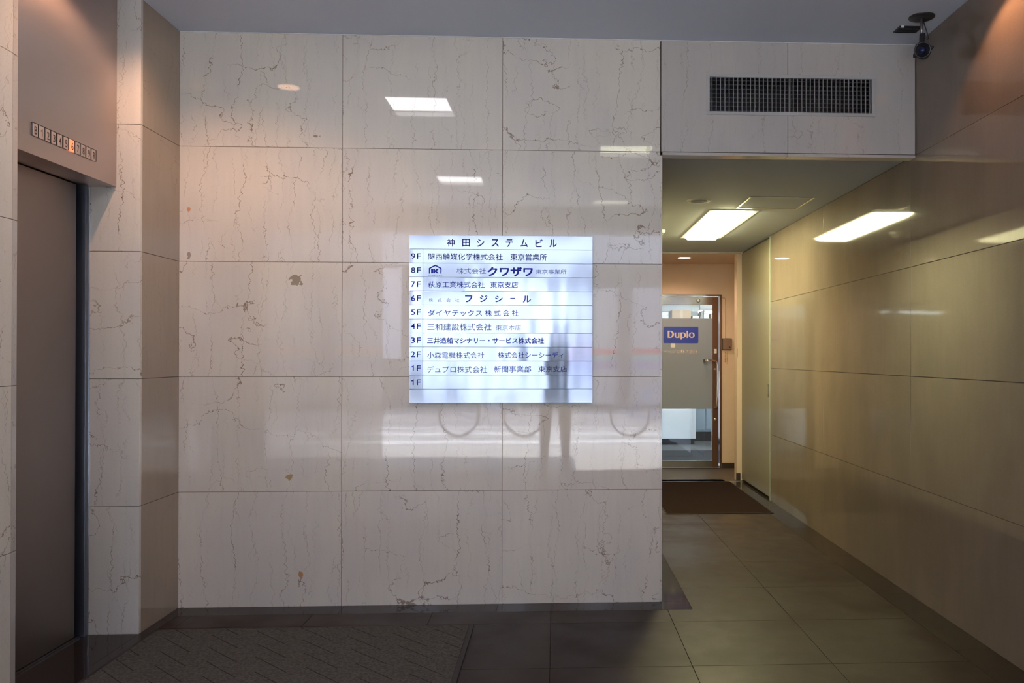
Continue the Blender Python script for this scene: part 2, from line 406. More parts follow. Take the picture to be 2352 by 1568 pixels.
def text_mesh(name, body, mat, parent, x0, x1, z0, z1, y, weight=0.0, facing='Y', rotz=0.0, thick=0.0006):
    """lettering fitted to a box x0..x1 by z0..z1, standing on plane y and read from -y"""
    heavy = weight > 0.015
    cu = bpy.data.curves.new(name, 'FONT'); cu.body = body; cu.offset = 0.004 if heavy else weight; cu.resolution_u = 3
    to = bpy.data.objects.new(name, cu); COL.objects.link(to)
    dg = bpy.context.evaluated_depsgraph_get(); dg.update()
    me = bpy.data.meshes.new_from_object(to.evaluated_get(dg))
    bpy.data.objects.remove(to)
    xs = [v.co.x for v in me.vertices]; ys = [v.co.y for v in me.vertices]
    a, b_, c_, d_ = min(xs), max(xs), min(ys), max(ys)
    if facing == 'Y':
        for v in me.vertices:
            v.co = Vector((x0 + (v.co.x - a) / (b_ - a) * (x1 - x0), y, z0 + (v.co.y - c_) / max(1e-6, d_ - c_) * (z1 - z0)))
    else:  # on a wall whose normal is +X: text runs along +Y
        for v in me.vertices:
            v.co = Vector((y, x0 + (v.co.x - a) / (b_ - a) * (x1 - x0), z0 + (v.co.y - c_) / max(1e-6, d_ - c_) * (z1 - z0)))
    if heavy:
        # heavier stroke: the same lettering joined with copies shifted by a hair
        k = (z1 - z0) * (weight - 0.006) * 1.05
        bmt = bmesh.new(); layer = 0
        for dx_, dz_ in ((0, 0), (k, 0), (-k, 0), (0, k), (0, -k), (k * .7, k * .7), (-k * .7, -k * .7), (k * .7, -k * .7), (-k * .7, k * .7)):
            m2 = me.copy(); off = -0.00001 * layer; layer += 1
            for v in m2.vertices: v.co += Vector((dx_, off, dz_)) if facing == 'Y' else Vector((-off, dx_, dz_))
            bmt.from_mesh(m2); bpy.data.meshes.remove(m2)
        bmt.to_mesh(me); bmt.free()
    me.materials.clear(); me.materials.append(mat)
    o = bpy.data.objects.new(name, me); COL.objects.link(o)
    if parent: o.parent = parent
    return o

def figure_one(name, mat, parent, x0, x1, z0, z1, y, facing='Y'):
    """numeral 1 with a slanting flag, fitted to a box"""
    W_ = x1 - x0; H_ = z1 - z0
    P = [(x1 - 0.42 * W_, z0), (x1, z0), (x1, z1), (x1 - 0.30 * W_, z1), (x1 - 0.52 * W_, z1 - 0.14 * H_), (x0, z1 - 0.20 * H_), (x0, z1 - 0.34 * H_), (x1 - 0.42 * W_, z1 - 0.31 * H_)]
    bm = bmesh.new()
    if facing == 'Y': bm_prism(bm, P, 'Y', y, y + 0.0005)
    else: bm_prism(bm, P, 'X', y - 0.0005, y)
    return mk(name, bm, mat, parent)

# ------------------------------------------------------------------ dimensions of the hall (metres)
XL, XR = -1.955, 1.951      # side walls
XO = 0.571                  # end of the back wall, where the corridor opens
ZC = 2.998                  # hall ceiling
ZS = 2.405                  # corridor ceiling
YP = -0.4167                # front of the return beside the lift
YN = -1.330                 # near edge of the lift niche
YF = -5.25                  # street front
YE = 4.37                   # end of corridor
YD = 5.37                   # plane of the glass door
G = 0.0022                  # joint width
rowz = [0.0, 0.6, 1.2, 1.8, 2.4, ZC]

# ------------------------------------------------------------------ back wall
def slab(parent, a, b, mat, name='marble_slab'):
    return box(name, a, b, mat, parent, 0.0009)
wb = struct(box('wall_back', (XL - 0.4, 0.0025, -0.05), (XO - 0.02, 0.30, ZC + 0.05), M_GROUT))
cols = [XL, XL + 0.8376, XL + 1.6753, XO - 0.011]
for i in range(3):
    for j in range(5):
        slab(wb, (cols[i] + (0 if i == 0 else G / 2), 0, rowz[j] + (0 if j == 0 else G / 2)),
             (cols[i + 1] - G / 2, 0.020, rowz[j + 1] - G / 2), M_MARBLE)
# edge slabs of the wall end, facing the corridor
we = struct(box('wall_corridor_left', (XO - 0.30, 0.30, -0.05), (XO - 0.02, YD, ZS + 0.1), M_GROUT))
yy = [0.003, 0.62, 1.46, 2.3, 3.1, YD]
for i in range(5):
    for j in range(4):
        slab(we, (XO - 0.0205, yy[i] + (G / 2 if i else 0), rowz[j] + (0 if j == 0 else G / 2)), (XO, yy[i + 1] - G / 2, (rowz[j + 1] if j < 3 else 2.384) - G / 2), M_MARBLE)

# beam over the corridor mouth with the cut-out for the air vent
bb = struct(box('wall_beam', (XO - 0.02, 0.020, 2.404), (XR, 0.074, 2.585), M_GROUT))
bmx = bmesh.new()
bm_box(bmx, (XO - 0.02, 0.020, 2.84), (XR, 0.074, ZC + 0.02)); bm_box(bmx, (XO - 0.02, 0.020, 2.585), (0.80, 0.074, 2.84)); bm_box(bmx, (1.735, 0.020, 2.585), (XR, 0.074, 2.84))
mk('beam_core', bmx, M_GROUT, bb)
XM = 1.249
va, vb, vz0, vz1 = 0.822, 1.712, 2.617, 2.808
bmx = bmesh.new()
bm_prism(bmx, [(XO - 0.006, 2.4 + 0.003), (XM - 0.0017, 2.403), (XM - 0.0017, vz0), (va, vz0), (va, vz1), (XM - 0.0017, vz1), (XM - 0.0017, ZC), (XO - 0.006, ZC)], 'Y', 0.0, 0.020)
mk('marble_slab', bmx, M_MARBLE_BEAM, bb)
bmx = bmesh.new()
bm_prism(bmx, [(XM + 0.0017, 2.403), (XR - 0.004, 2.403), (XR - 0.004, ZC), (XM + 0.0017, ZC), (XM + 0.0017, vz1), (vb, vz1), (vb, vz0), (XM + 0.0017, vz0)], 'Y', 0.0, 0.020)
mk('marble_slab', bmx, M_MARBLE_BEAM, bb)
slab(bb, (XO + 0.0005, 0.0, 2.384), (XM - 0.001, 0.076, 2.3995), M_MARBLE_BEAM, 'soffit_slab')
slab(bb, (XM + 0.001, 0.0, 2.384), (XR - 0.002, 0.076, 2.3995), M_MARBLE_BEAM, 'soffit_slab')

# ------------------------------------------------------------------ right wall
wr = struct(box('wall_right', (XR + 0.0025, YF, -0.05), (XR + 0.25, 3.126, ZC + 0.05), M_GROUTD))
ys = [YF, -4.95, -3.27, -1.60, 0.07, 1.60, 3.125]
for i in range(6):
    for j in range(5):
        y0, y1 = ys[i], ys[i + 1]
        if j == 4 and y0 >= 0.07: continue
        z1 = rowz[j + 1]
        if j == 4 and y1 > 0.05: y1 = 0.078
        slab(wr, (XR, y0 + 0.0007, rowz[j] + (0 if j == 0 else G / 2)), (XR + 0.020, y1 - 0.0007, z1 - G / 2), M_MARBLE_SHADED)

# steel service door in the right wall
d2 = struct(box('door_2', (XR + 0.010, 3.150, 0.022), (XR + 0.055, 4.360, 2.388), M_STEELDOOR, None, 0.002))
box('edge_strip', (XR - 0.006, 3.127, 0.0), (XR + 0.05, 3.147, 2.400), plain('pale_metal_strip', (0.34, 0.35, 0.28), 0.4, 0.2), d2, 0.001)
box('door_head', (XR + 0.02, 3.147, 2.391), (XR + 0.05, 4.37, 2.403), M_BLACK, d2)
box('door_foot_gap', (XR + 0.04, 3.147, 0.0), (XR + 0.05, 4.37, 0.022), M_BLACK, d2)
hp = box('flush_pull', (XR + 0.0085, 3.232, 0.93), (XR + 0.0125, 3.262, 1.052), M_DARKMETAL, d2, 0.001)
hp['label'] = 'small dark upright maker plate near the door edge'
text_mesh('plate_marks', 'IIIIIIIIII', M_VANE, hp, 3.238, 3.256, 0.96, 1.03, XR + 0.0080, 0.0, 'X')

# ------------------------------------------------------------------ left wall
wlf = struct(box('wall_left', (XL - 0.40, YP + 0.0025, -0.05), (XL - 0.0025, 0.0025, ZC + 0.05), M_GROUTD))
for j in range(5):
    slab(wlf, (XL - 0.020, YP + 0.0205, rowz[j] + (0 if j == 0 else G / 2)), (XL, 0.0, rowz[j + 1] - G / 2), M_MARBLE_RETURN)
    slab(wlf, (XL - 0.232, YP, rowz[j] + (0 if j == 0 else G / 2)), (XL, YP + 0.0200, rowz[j + 1] - G / 2), M_MARBLE)
wln = struct(box('wall_left_near', (XL - 0.40, YF, -0.05), (XL - 0.0075, YN - 0.005, ZC + 0.05), M_GROUT))
ysl = [YF, -4.0, -2.75, YN]
for i in range(3):
    for j in range(5):
        y0, y1, z0, z1 = ysl[i], ysl[i + 1], rowz[j] + (0 if j == 0 else G / 2), rowz[j + 1] - G / 2
        if i < 2:
            slab(wln, (XL - 0.020, y0 + 0.001, z0), (XL, y1 - 0.001, z1), M_MARBLE)
        else:
            # last slab stops at the arris, a chamfered edge strip of the same stone closes the niche
            slab(wln, (XL - 0.020, y0 + 0.001, z0), (XL, -1.3660, z1), M_MARBLE)
            bmx = bmesh.new()
            bm_prism(bmx, [(XL - 0.022, -1.3645), (XL - 0.0005, -1.3645), (XL - 0.006, -1.327), (XL - 0.022, -1.327)], 'Z', z0, z1)
            mk('edge_slab', bmx, M_MARBLE_BEAM, wln, 0.0012)
# back of the lift niche above the lintel and its cheeks
struct(box('wall_niche', (XL - 0.46, YN - 0.02, -0.05), (XL - 0.42, YP + 0.06, ZC + 0.05), M_GROUT))
struct(box('wall_niche_cheek', (XL - 0.42, YN - 0.10, -0.05), (XL - 0.022, YN - 0.006, ZC + 0.05), M_GROUT))

# ------------------------------------------------------------------ lift doorway
XDR = -2.212; XLT = -2.065; ZL = 2.104
d1 = bpy.data.objects.new('door_1', None); COL.objects.link(d1); struct(d1)
ld = box('door_leaf', (XDR - 0.03, YN - 0.05, 0.012), (XDR, YP - 0.068, 2.100), M_DOOR, d1, 0.0015)
box('door_recess', (XDR - 0.06, YN - 0.05, 0.0), (XDR - 0.045, YP + 0.02, 2.3), M_BLACK, d1)
bmx = bmesh.new(); bm_box(bmx, (XDR - 0.06, YP - 0.034, 0.0), (XL - 0.2315, YP - 0.0005, ZL)); jb = mk('jamb', bmx, M_JAMB, d1, 0.0012)
bmx = bmesh.new(); bm_box(bmx, (XL - 0.2315, YP - 0.004, 0.0), (XL - 0.2295, YP - 0.0003, ZL)); mk('jamb_edge', bmx, M_CHROME, d1)
bmx = bmesh.new()
bm_prism(bmx, [(XDR - 0.06, ZL), (XLT, ZL), (XLT, ZC), (XDR - 0.06, ZC)], 'Y', YN - 0.004, YP - 0.0005)
lin = mk('lintel_panel', bmx, M_LINTEL, d1, 0.0012)
box('door_sill', (XDR - 0.004, YN - 0.05, 0.0), (XDR + 0.006, YP - 0.036, 0.010), M_DOORMETAL, d1)

# floor position indicator: eleven lamps on the lintel
ind = thing('floor_indicator', 'row of eleven small floor number lamps on the steel lintel above the lift', 'indicator')
M_LAMPOFF = plain('unlit_lamp_plastic', (0.40, 0.34, 0.31), 0.3, noise=0.05)
M_LAMPON = plain('lit_orange_lamp', (0.7, 0.22, 0.12), 0.3, emit=(1.0, 0.20, 0.08), es=0.75)
M_NUM = plain('number_black', (0.05, 0.03, 0.03), 0.5)
yk = [-1.055, -1.015, -0.972, -0.931, -0.888, -0.844, -0.798, -0.755, -0.712, -0.669, -0.627]
for k, (yv, chx) in enumerate(zip(yk, ['B', '1', '2', '3', '4', '5', '6', '7', '8', '9', 'R'])):
    lit = (k == 6)
    bmx = bmesh.new(); bm_box(bmx, (XLT, yv - 0.0165, 2.178), (XLT + 0.006, yv + 0.0165, 2.2285))
    lp = mk('indicator_lamp', bmx, M_LAMPON if lit else M_LAMPOFF, ind, 0.001)
    if lit: lp['label'] = 'lamp 6, glowing orange'
    if chx == '1': figure_one('numeral', M_NUM, lp, yv - 0.004, yv + 0.006, 2.186, 2.217, XLT + 0.0066, 'X')
    else: text_mesh('numeral', chx, M_NUM, lp, yv - 0.0065, yv + 0.0095, 2.186, 2.217, XLT + 0.0066, 0.02, 'X')
    bmx = bmesh.new(); bm_box(bmx, (XLT, yv - 0.0175, 2.2285), (XLT + 0.007, yv + 0.0175, 2.2305)); bm_box(bmx, (XLT, yv + 0.0165, 2.178), (XLT + 0.008, yv + 0.0176, 2.2285))
    mk('lamp_surround', bmx, M_DARKMETAL, lp)
place(ind, (XLT, -0.84, 2.178))

# ------------------------------------------------------------------ floor
fl = struct(box('floor', (-4.2, YF, -0.10), (2.6, YD + 4.2, -0.012), M_GROUTF))
TX0, TY0, T = -0.0205, -0.340, 0.602
def rect_tiles():
    xe = [TX0 + T * k for k in range(-4, 4)]
    xe[-1] = 1.782; xe[0] = XL + 0.055
    ye = [TY0 + T * k for k in range(-8, 9)]
    out = []
    for a, b_ in zip(xe, xe[1:]):
        a2 = max(a, XL + 0.055)
        if b_ <= a2: continue
        prev = YF
        for c, d_ in zip([YF] + ye, ye + [4.305]):
            if d_ <= c: continue
            x0, x1, y0, y1 = a2, b_, c, d_
            if y0 >= -0.35 and y1 > -0.14:
                if x1 <= 0.60:
                    if y0 < -0.14: y1 = -0.14
                    else: continue
            if y1 > 0 and x0 < XO and x1 <= 0.60: continue
            out.append((x0, x1, y0, y1))
    return out
for (x0, x1, y0, y1) in rect_tiles():
    xs0 = x0
    if y1 > -0.13 and x0 < 0.70:
        # tile beside the dark band at the wall end
        if y0 < -0.14:
            bmx = bmesh.new(); bm_prism(bmx, [(x0 + .001, y0 + .001), (x1 - .001, y0 + .001), (x1 - .001, y1 - .001), (0.712, y1 - .001), (0.712, -0.141), (x0 + .001, -0.141)], 'Z', -0.012, 0.0)
            t_ = mk('tile', bmx, M_TILE, fl, 0.0008); t_.color = (1, 1, 1, 1); continue
        x0 = 0.711
    t_ = box('tile', (x0 + .001, y0 + .001, -0.012), (x1 - .001, y1 - .001, 0.0), M_TILE, fl, 0.0008)
    t_.color = (1, 1, 1, 1)
    if abs(xs0 - TX0) < 0.01 and -1.6 < y0 < -0.9: t_.color = (0.62, 0.48, 0.45, 1)
    if abs(xs0 - (TX0 - T)) < 0.01 and -1.6 < y0 < -0.9: t_.color = (0.80, 0.72, 0.72, 1)
# dark polished border stones
def border(a, b): 
    o = box('border_stone', (a[0], a[1], -0.012), (b[0], b[1], 0.0), M_BORDER, fl, 0.0006); o.color = (1, 1, 1, 1); return o
xb = [XL + 0.055, -1.1, -0.3, 0.711]
for a, b_ in zip(xb, xb[1:]): border((a + .0005, -0.140), (b_ - .0005, -0.0))
yb = [0.0, 0.86, 1.72, 2.58, 3.44, 4.305]
for a, b_ in zip(yb, yb[1:]): border((XO, a + .0005), (0.711, b_ - .0005))
yb = [YF, -4.4, -3.5, -2.6, -1.7, -0.8, 0.1, 1.0, 1.9, 2.8, 3.55, 4.305]
for a, b_ in zip(yb, yb[1:]): border((1.782, a + .0005), (XR, b_ - .0005))
yb = [YF, -4.0, -2.7, -1.33, -0.4167, 0.0]
for a, b_ in zip(yb, yb[1:]): border((XL, a + .0005), (XL + 0.055, b_ - .0005))
border((XDR + 0.007, -1.33), (XL - 0.0005, -0.4172))
border((XDR - 0.06, -1.38), (XDR - 0.005, -0.36))
box('threshold_strip', (XO, 4.307, -0.01), (1.95, 4.322, 0.003), M_CHROME, fl, 0.001)
M_RECFLOOR = plain('brown_floor_sheet', (0.075, 0.052, 0.038), 0.55, noise=0.12, scale=3)
box('recess_floor', (XO - 0.3, 4.323, -0.012), (2.35, YD + 0.03, 0.0), M_RECFLOOR, fl)
M_OFFCARPET = plain('office_carpet', (0.17, 0.165, 0.155), 0.95, noise=0.2, scale=60)
M_OFFCARPETD = plain('office_carpet_dark', (0.035, 0.032, 0.033), 0.8, noise=0.2, scale=60)
box('office_floor', (XO - 0.3, 7.25, -0.012), (3.6, 9.4, 0.0), M_OFFCARPET, fl)
box('office_entry_floor', (XO - 0.3, YD + 0.03, -0.012), (3.6, 7.25, 0.0), M_OFFCARPETD, fl)

# ------------------------------------------------------------------ ceilings
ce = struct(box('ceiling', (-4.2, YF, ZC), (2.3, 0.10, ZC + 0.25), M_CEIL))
bmx = bmesh.new(); bm_box(bmx, (XL + 0.004, -0.006, ZC - 0.004), (XR - 0.004, 0.0, ZC - 0.0005))
mk('shadow_gap_bead', bmx, M_WHITE, ce)
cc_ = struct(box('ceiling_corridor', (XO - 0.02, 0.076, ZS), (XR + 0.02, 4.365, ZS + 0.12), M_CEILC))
cr_ = struct(box('ceiling_recess', (XO - 0.3, 4.366, 2.388), (2.4, YD + 0.05, 2.52), M_PEACH))
box('ceiling_edge_trim', (XO, 4.362, 2.384), (XR, 4.370, 2.400), M_VANE, cr_)

# ------------------------------------------------------------------ recess walls round the glass door
wd = bpy.data.objects.new('wall_door', None); COL.objects.link(wd); struct(wd)
box('wall_panel', (1.945, YD, 0.0), (2.42, YD + 0.12, 2.39), M_PEACH, wd)
box('wall_panel', (XO - 0.3, YD, 0.0), (0.860, YD + 0.12, 2.030), M_PEACH, wd)
box('wall_panel', (XO - 0.3, YD, 2.030), (1.945, YD + 0.12, 2.39), M_PEACH, wd)
wrs = struct(box('wall_recess_right', (2.32, 4.40, 0.0), (2.42, YD, 2.39), M_PEACH))
pil = struct(box('wall_pilaster', (1.912, 4.385, 0.0), (2.42, 4.50, 2.388), M_PEACH))
struct(box('baseboard_door', (1.950, YD - 0.010, 0.0), (2.32, YD, 0.062), M_BROWNBASE, None, 0.001))
struct(box('baseboard_pilaster', (1.905, 4.376, 0.0), (1.950, 4.385, 0.078), M_BROWNBASE, None, 0.001))
struct(box('wall_service_core', (XR + 0.06, 3.12, -0.05), (XR + 0.25, 4.384, 2.6), M_GROUT))

# ------------------------------------------------------------------ glass office door
d3 = bpy.data.objects.new('door_3', None); COL.objects.link(d3); struct(d3)
yd0, yd1 = YD - 0.012, YD + 0.03
bmx = bmesh.new()
bm_box(bmx, (1.922, yd0, 0.0), (1.944, yd1 + 0.05, 2.028)); mk('frame_post', bmx, M_DOORMETAL, d3, 0.001)
box('frame_post', (0.86, yd0, 0.0), (0.885, yd1 + 0.05, 2.028), M_DOORMETAL, d3, 0.001)
box('frame_head', (0.885, yd0, 2.008), (1.922, yd1 + 0.05, 2.028), M_DOORMETAL, d3, 0.001)
box('frame_sill', (0.885, yd0, 0.0), (1.922, yd1 + 0.05, 0.006), M_DARKMETAL, d3)
box('latch_stile', (1.838, YD, 0.012), (1.908, YD + 0.035, 2.000), M_BRONZE, d3, 0.002)
box('hinge_stile', (0.889, YD, 0.012), (0.955, YD + 0.035, 2.000), M_BRONZE, d3, 0.002)
box('top_rail', (0.955, YD, 1.908), (1.838, YD + 0.035, 2.000), M_DOORMETAL, d3, 0.002)
box('bottom_rail', (0.955, YD, 0.012), (1.838, YD + 0.035, 0.086), M_DOORMETAL, d3, 0.002)
def glass(name):
    m, nt, b = nodes(name)
    out = nt.nodes['Material Output']
    tr = nt.nodes.new('ShaderNodeBsdfTransparent'); tr.inputs[0].default_value = (0.90, 0.95, 0.93, 1)
    gl = nt.nodes.new('ShaderNodeBsdfGlossy'); gl.inputs['Roughness'].default_value = 0.01
    fr = nt.nodes.new('ShaderNodeFresnel'); fr.inputs['IOR'].default_value = 1.6
    mx = nt.nodes.new('ShaderNodeMixShader')
    nt.links.new(fr.outputs[0], mx.inputs[0]); nt.links.new(tr.outputs[0], mx.inputs[1]); nt.links.new(gl.outputs[0], mx.inputs[2])
    nt.links.new(mx.outputs[0], out.inputs[0])
    return m
M_GLASS = glass('clear_glass')
box('glass_pane', (0.955, YD + 0.014, 0.086), (1.838, YD + 0.020, 1.908), M_GLASS, d3)
M_FILM, nt, b = nodes('frosted_film')
b.inputs['Base Color'].default_value = (0.56, 0.58, 0.68, 1); b.inputs['Roughness'].default_value = 0.25
tl = nt.nodes.new('ShaderNodeBsdfTranslucent'); tl.inputs[0].default_value = (0.62, 0.68, 0.70, 1)
mx = nt.nodes.new('ShaderNodeMixShader'); mx.inputs[0].default_value = 0.62
nt.links.new(b.outputs[0], mx.inputs[1]); nt.links.new(tl.outputs[0], mx.inputs[2]); nt.links.new(mx.outputs[0], nt.nodes['Material Output'].inputs[0])
box('frosted_film', (0.957, YD + 0.0120, 0.692), (1.836, YD + 0.0135, 1.748), M_FILM, d3)
# blue logo plate with lettering
M_LOGO = plain('logo_blue', (0.020, 0.040, 0.36), 0.3, noise=0.05)
M_CREAM = plain('cream_lettering', (0.68, 0.55, 0.50), 0.5)
def round_rect(x0, x1, z0, z1, r, n=6):
    pts = []
    for cx, cz, a0 in ((x1 - r, z1 - r, 0), (x0 + r, z1 - r, 90), (x0 + r, z0 + r, 180), (x1 - r, z0 + r, 270)):
        for k in range(n + 1):
            t = math.radians(a0 + 90 * k / n); pts.append((cx + r * math.cos(t), cz + r * math.sin(t)))
    return pts
bmx = bmesh.new(); bm_prism(bmx, round_rect(1.262, 1.672, 1.459, 1.651, 0.014), 'Y', YD + 0.0105, YD + 0.0118)
lg = mk('logo_panel', bmx, M_LOGO, d3)
zc0 = 1.522; zc1 = 1.604
xl = [(1.312, 1.385, 'D'), (1.392, 1.452, 'u'), (1.463, 1.526, 'p'), (1.533, 1.552, 'l'), (1.560, 1.628, 'o')]
def oval(bm, cx, cz, rx_, rz_, ix, iz, y0, y1, n=40):
    A = []; B = []
    for k in range(n):
        t = 2 * PI * k / n
        A.append((cx + rx_ * math.cos(t), cz + rz_ * math.sin(t))); B.append((cx + ix * math.cos(t), cz + iz * math.sin(t)))
    ra = [bm.verts.new((x, y0, z)) for x, z in A]; rb = [bm.verts.new((x, y0, z)) for x, z in B]
    rc = [bm.verts.new((x, y1, z)) for x, z in A]
    for k in range(n):
        j = (k + 1) % n; bm.faces.new((ra[k], ra[j], rb[j], rb[k])); bm.faces.new((ra[k], ra[j], rc[j], rc[k]))
yl0, yl1 = YD + 0.0095, YD + 0.0104
bmx = bmesh.new()
# D
bm_box(bmx, (1.312, yl0, zc0), (1.333, yl1, zc1))
n = 20
def darc(bm, cx, cz, ro_x, ro_z, ri_x, ri_z, a0, a1):
    P = []
    for k in range(n + 1):
        t = math.radians(a0 + (a1 - a0) * k / n); P.append(((cx + ro_x * math.cos(t), cz + ro_z * math.sin(t)), (cx + ri_x * math.cos(t), cz + ri_z * math.sin(t))))
    for (a, b_), (c, d_) in zip(P, P[1:]):
        f = [bm.verts.new((q[0], yl0 - 0.0004, q[1])) for q in (a, c, d_, b_)]; bm.faces.new(f)
darc(bmx, 1.340, 1.563, 0.046, 0.041, 0.024, 0.031, -90, 90)
bm_box(bmx, (1.330, yl0, 1.522), (1.342, yl1, 1.532)); bm_box(bmx, (1.330, yl0, 1.594), (1.342, yl1, 1.604))
# u
bm_box(bmx, (1.394, yl0, 1.545), (1.411, yl1, 1.583)); bm_box(bmx, (1.434, yl0, 1.522), (1.451, yl1, 1.583))
darc(bmx, 1.4215, 1.545, 0.0275, 0.024, 0.0110, 0.014, 180, 360)
# p
bm_box(bmx, (1.463, yl0, 1.502), (1.480, yl1, 1.583)); darc(bmx, 1.493, 1.5535, 0.033, 0.0315, 0.016, 0.021, -120, 120)
# l
bm_box(bmx, (1.534, yl0, 1.522), (1.552, yl1, 1.604))
# o
oval(bmx, 1.594, 1.5535, 0.035, 0.0315, 0.017, 0.022, yl0, yl1)
mk('logo_lettering', bmx, M_CREAM, lg)
text_mesh('company_lettering', 'デュプロ株式会社', M_CREAM, d3, 1.264, 1.664, 1.337, 1.387, YD + 0.0108, 0.003)
tape = box('paper_slip', (1.348, YD + 0.0108, 1.408), (1.400, YD + 0.0116, 1.456), M_WHITE, d3); tape['label'] = 'small white paper slip under the blue logo'
# ring pull lock on the top rail
bmx = bmesh.new(); bm_cyl(bmx, (1.670, YD - 0.006, 1.957), (1.670, YD, 1.957), 0.022, seg=24); rg = mk('rail_ring', bmx, M_BLACK, d3)
bmx = bmesh.new(); bm_cyl(bmx, (1.670, YD - 0.010, 1.957), (1.670, YD - 0.006, 1.957), 0.015, seg=24); mk('ring_core', bmx, M_CHROME, rg)
# D-shaped pull handle
pts = [(1.735, YD - 0.002, 1.256), (1.735, YD - 0.05, 1.256)] 
bmx = bmesh.new()
path = [(1.737, YD - 0.055, 1.258), (1.78, YD - 0.055, 1.258), (1.83, YD - 0.055, 1.258), (1.862, YD - 0.055, 1.250), (1.880, YD - 0.055, 1.232), (1.886, YD - 0.055, 1.20), (1.886, YD - 0.055, 1.0), (1.884, YD - 0.055, 0.85), (1.880, YD - 0.055, 0.735), (1.874, YD - 0.045, 0.712), (1.866, YD - 0.02, 0.704), (1.866, YD + 0.002, 0.704)]
bm_tube(bmx, path, 0.011, 14)
hd = mk('pull_handle', bmx, M_CHROME, d3, 0, True)
bmx = bmesh.new(); bm_cyl(bmx, (1.737, YD - 0.055, 1.258), (1.737, YD + 0.012, 1.258), 0.013, seg=16); mk('handle_mount', bmx, M_DARKMETAL, hd)
bmx = bmesh.new(); bm_cyl(bmx, (1.862, YD - 0.018, 1.155), (1.862, YD, 1.155), 0.012, seg=18); mk('lock_cylinder', bmx, M_CHROME, d3, 0.002)
bmx = bmesh.new(); bm_cyl(bmx, (1.868, YD - 0.016, 0.568), (1.868, YD, 0.568), 0.013, seg=18); mk('lock_cylinder', bmx, M_CHROME, d3, 0.002)
st = box('stile_sticker', (1.856, YD - 0.001, 1.342), (1.886, YD, 1.392), M_WHITE, d3); st['label'] = 'small white printed sticker'
text_mesh('sticker_print', '日\n目', M_VANEB, st, 1.862, 1.880, 1.350, 1.385, YD - 0.0016)

# keypad box, cable and notice on the peach wall
kp = thing('access_keypad', 'small brown metal key box on the peach wall beside the glass door', 'key box')
M_KP = plain('brown_anodised', (0.26, 0.17, 0.13), 0.35, 0.5, noise=0.06)
bmx = bmesh.new(); bm_box(bmx, (1.955, YD - 0.035, 1.385), (2.058, YD - 0.006, 1.513)); mk('cover', bmx, M_KP, kp, 0.003)
box('back_plate', (1.951, YD - 0.006, 1.381), (2.062, YD, 1.517), M_BLACK, kp)
bmx = bmesh.new(); bm_cyl(bmx, (2.034, YD - 0.041, 1.413), (2.034, YD - 0.035, 1.413), 0.006, seg=14); mk('key_button', bmx, M_BLACK, kp)
place(kp, (2.006, YD, 1.381))
bmx = bmesh.new(); bm_tube(bmx, [(1.952, YD - 0.004, 1.990), (1.978, YD - 0.004, 1.990), (1.986, YD - 0.004, 1.982), (1.989, YD - 0.004, 1.90), (1.991, YD - 0.004, 1.517)], 0.0032, 8)
tag(mk('bell_wire', bmx, plain('beige_wire', (0.50, 0.33, 0.20), 0.6), None, 0, True), 'thin beige wire running down the peach wall to the key box', 'wire')
nt_ = thing('notice_label', 'narrow cream notice with two columns of upright print under the key box', 'notice')
box('notice_sheet', (1.975, YD - 0.0014, 1.205), (2.022, YD, 1.372), plain('cream_paper', (0.66, 0.46, 0.31), 0.7), nt_)
text_mesh('notice_print', '下\n記\n以\n外\n御\n用\n件\n方', M_BLACK, nt_, 2.002, 2.015, 1.215, 1.362, YD - 0.002)
text_mesh('notice_print', '受\n付\n電\n話\n願\n致', M_BLACK, nt_, 1.981, 1.994, 1.235, 1.362, YD - 0.002)
place(nt_, (1.998, YD, 1.205))
pn = thing('pilaster_sticker', 'tiny upright strip of dark print stuck on the narrow pilaster', 'sticker')
box('sticker_sheet', (1.9125 + 0.002, 4.3842, 1.29), (1.925, 4.385, 1.395), plain('peach_tape', (0.58, 0.38, 0.25), 0.6), pn)
text_mesh('sticker_print', '火\n気\n注\n意\n下', M_BLACK, pn, 1.917, 1.923, 1.295, 1.39, 4.3838)
place(pn, (1.919, 4.385, 1.29))

# ------------------------------------------------------------------ office behind the glass
ow = struct(box('wall_office', (XO - 0.35, 9.4, -0.05), (3.7, 9.5, 2.75), M_OFFWALL))
struct(box('wall_office_left', (XO - 0.40, YD + 0.12, -0.05), (XO - 0.30, 9.5, 2.75), M_OFFWALL))
struct(box('wall_office_right', (3.6, YD + 0.12, -0.05), (3.7, 9.5, 2.75), M_OFFWALL))
struct(box('ceiling_office', (XO - 0.40, YD + 0.12, 2.62), (3.7, 9.5, 2.75), M_WHITE))
cab = thing('office_counter', 'low white counter panel on a dark plinth seen through the glass door', 'counter')
box('front_panel', (1.10, 8.0, 0.09), (2.08, 8.03, 1.05), M_WHITE, cab, 0.003)
box('counter_top', (1.08, 7.97, 1.05), (2.10, 8.45, 1.08), M_WHITE, cab, 0.003)
box('side_panel', (2.055, 8.03, 0.09), (2.08, 8.42, 1.05), M_WHITE, cab, 0.003)
box('plinth', (1.12, 8.03, 0.0), (2.06, 8.42, 0.09), M_BLACK, cab)
place(cab, (1.59, 8.2, 0))
cb = thing('filing_cabinet', 'pale blue grey cabinet standing behind the white counter panel', 'cabinet')
M_CAB = plain('blue_grey_cabinet', (0.30, 0.38, 0.42), 0.4, noise=0.05)
box('body', (2.12, 8.55, 0.14), (3.1, 8.95, 1.35), M_CAB, cb, 0.004)
box('door', (2.13, 8.535, 0.17), (2.31, 8.55, 1.33), M_CAB, cb, 0.003)
box('door', (2.325, 8.535, 0.17), (2.70, 8.55, 1.33), M_CAB, cb, 0.003)
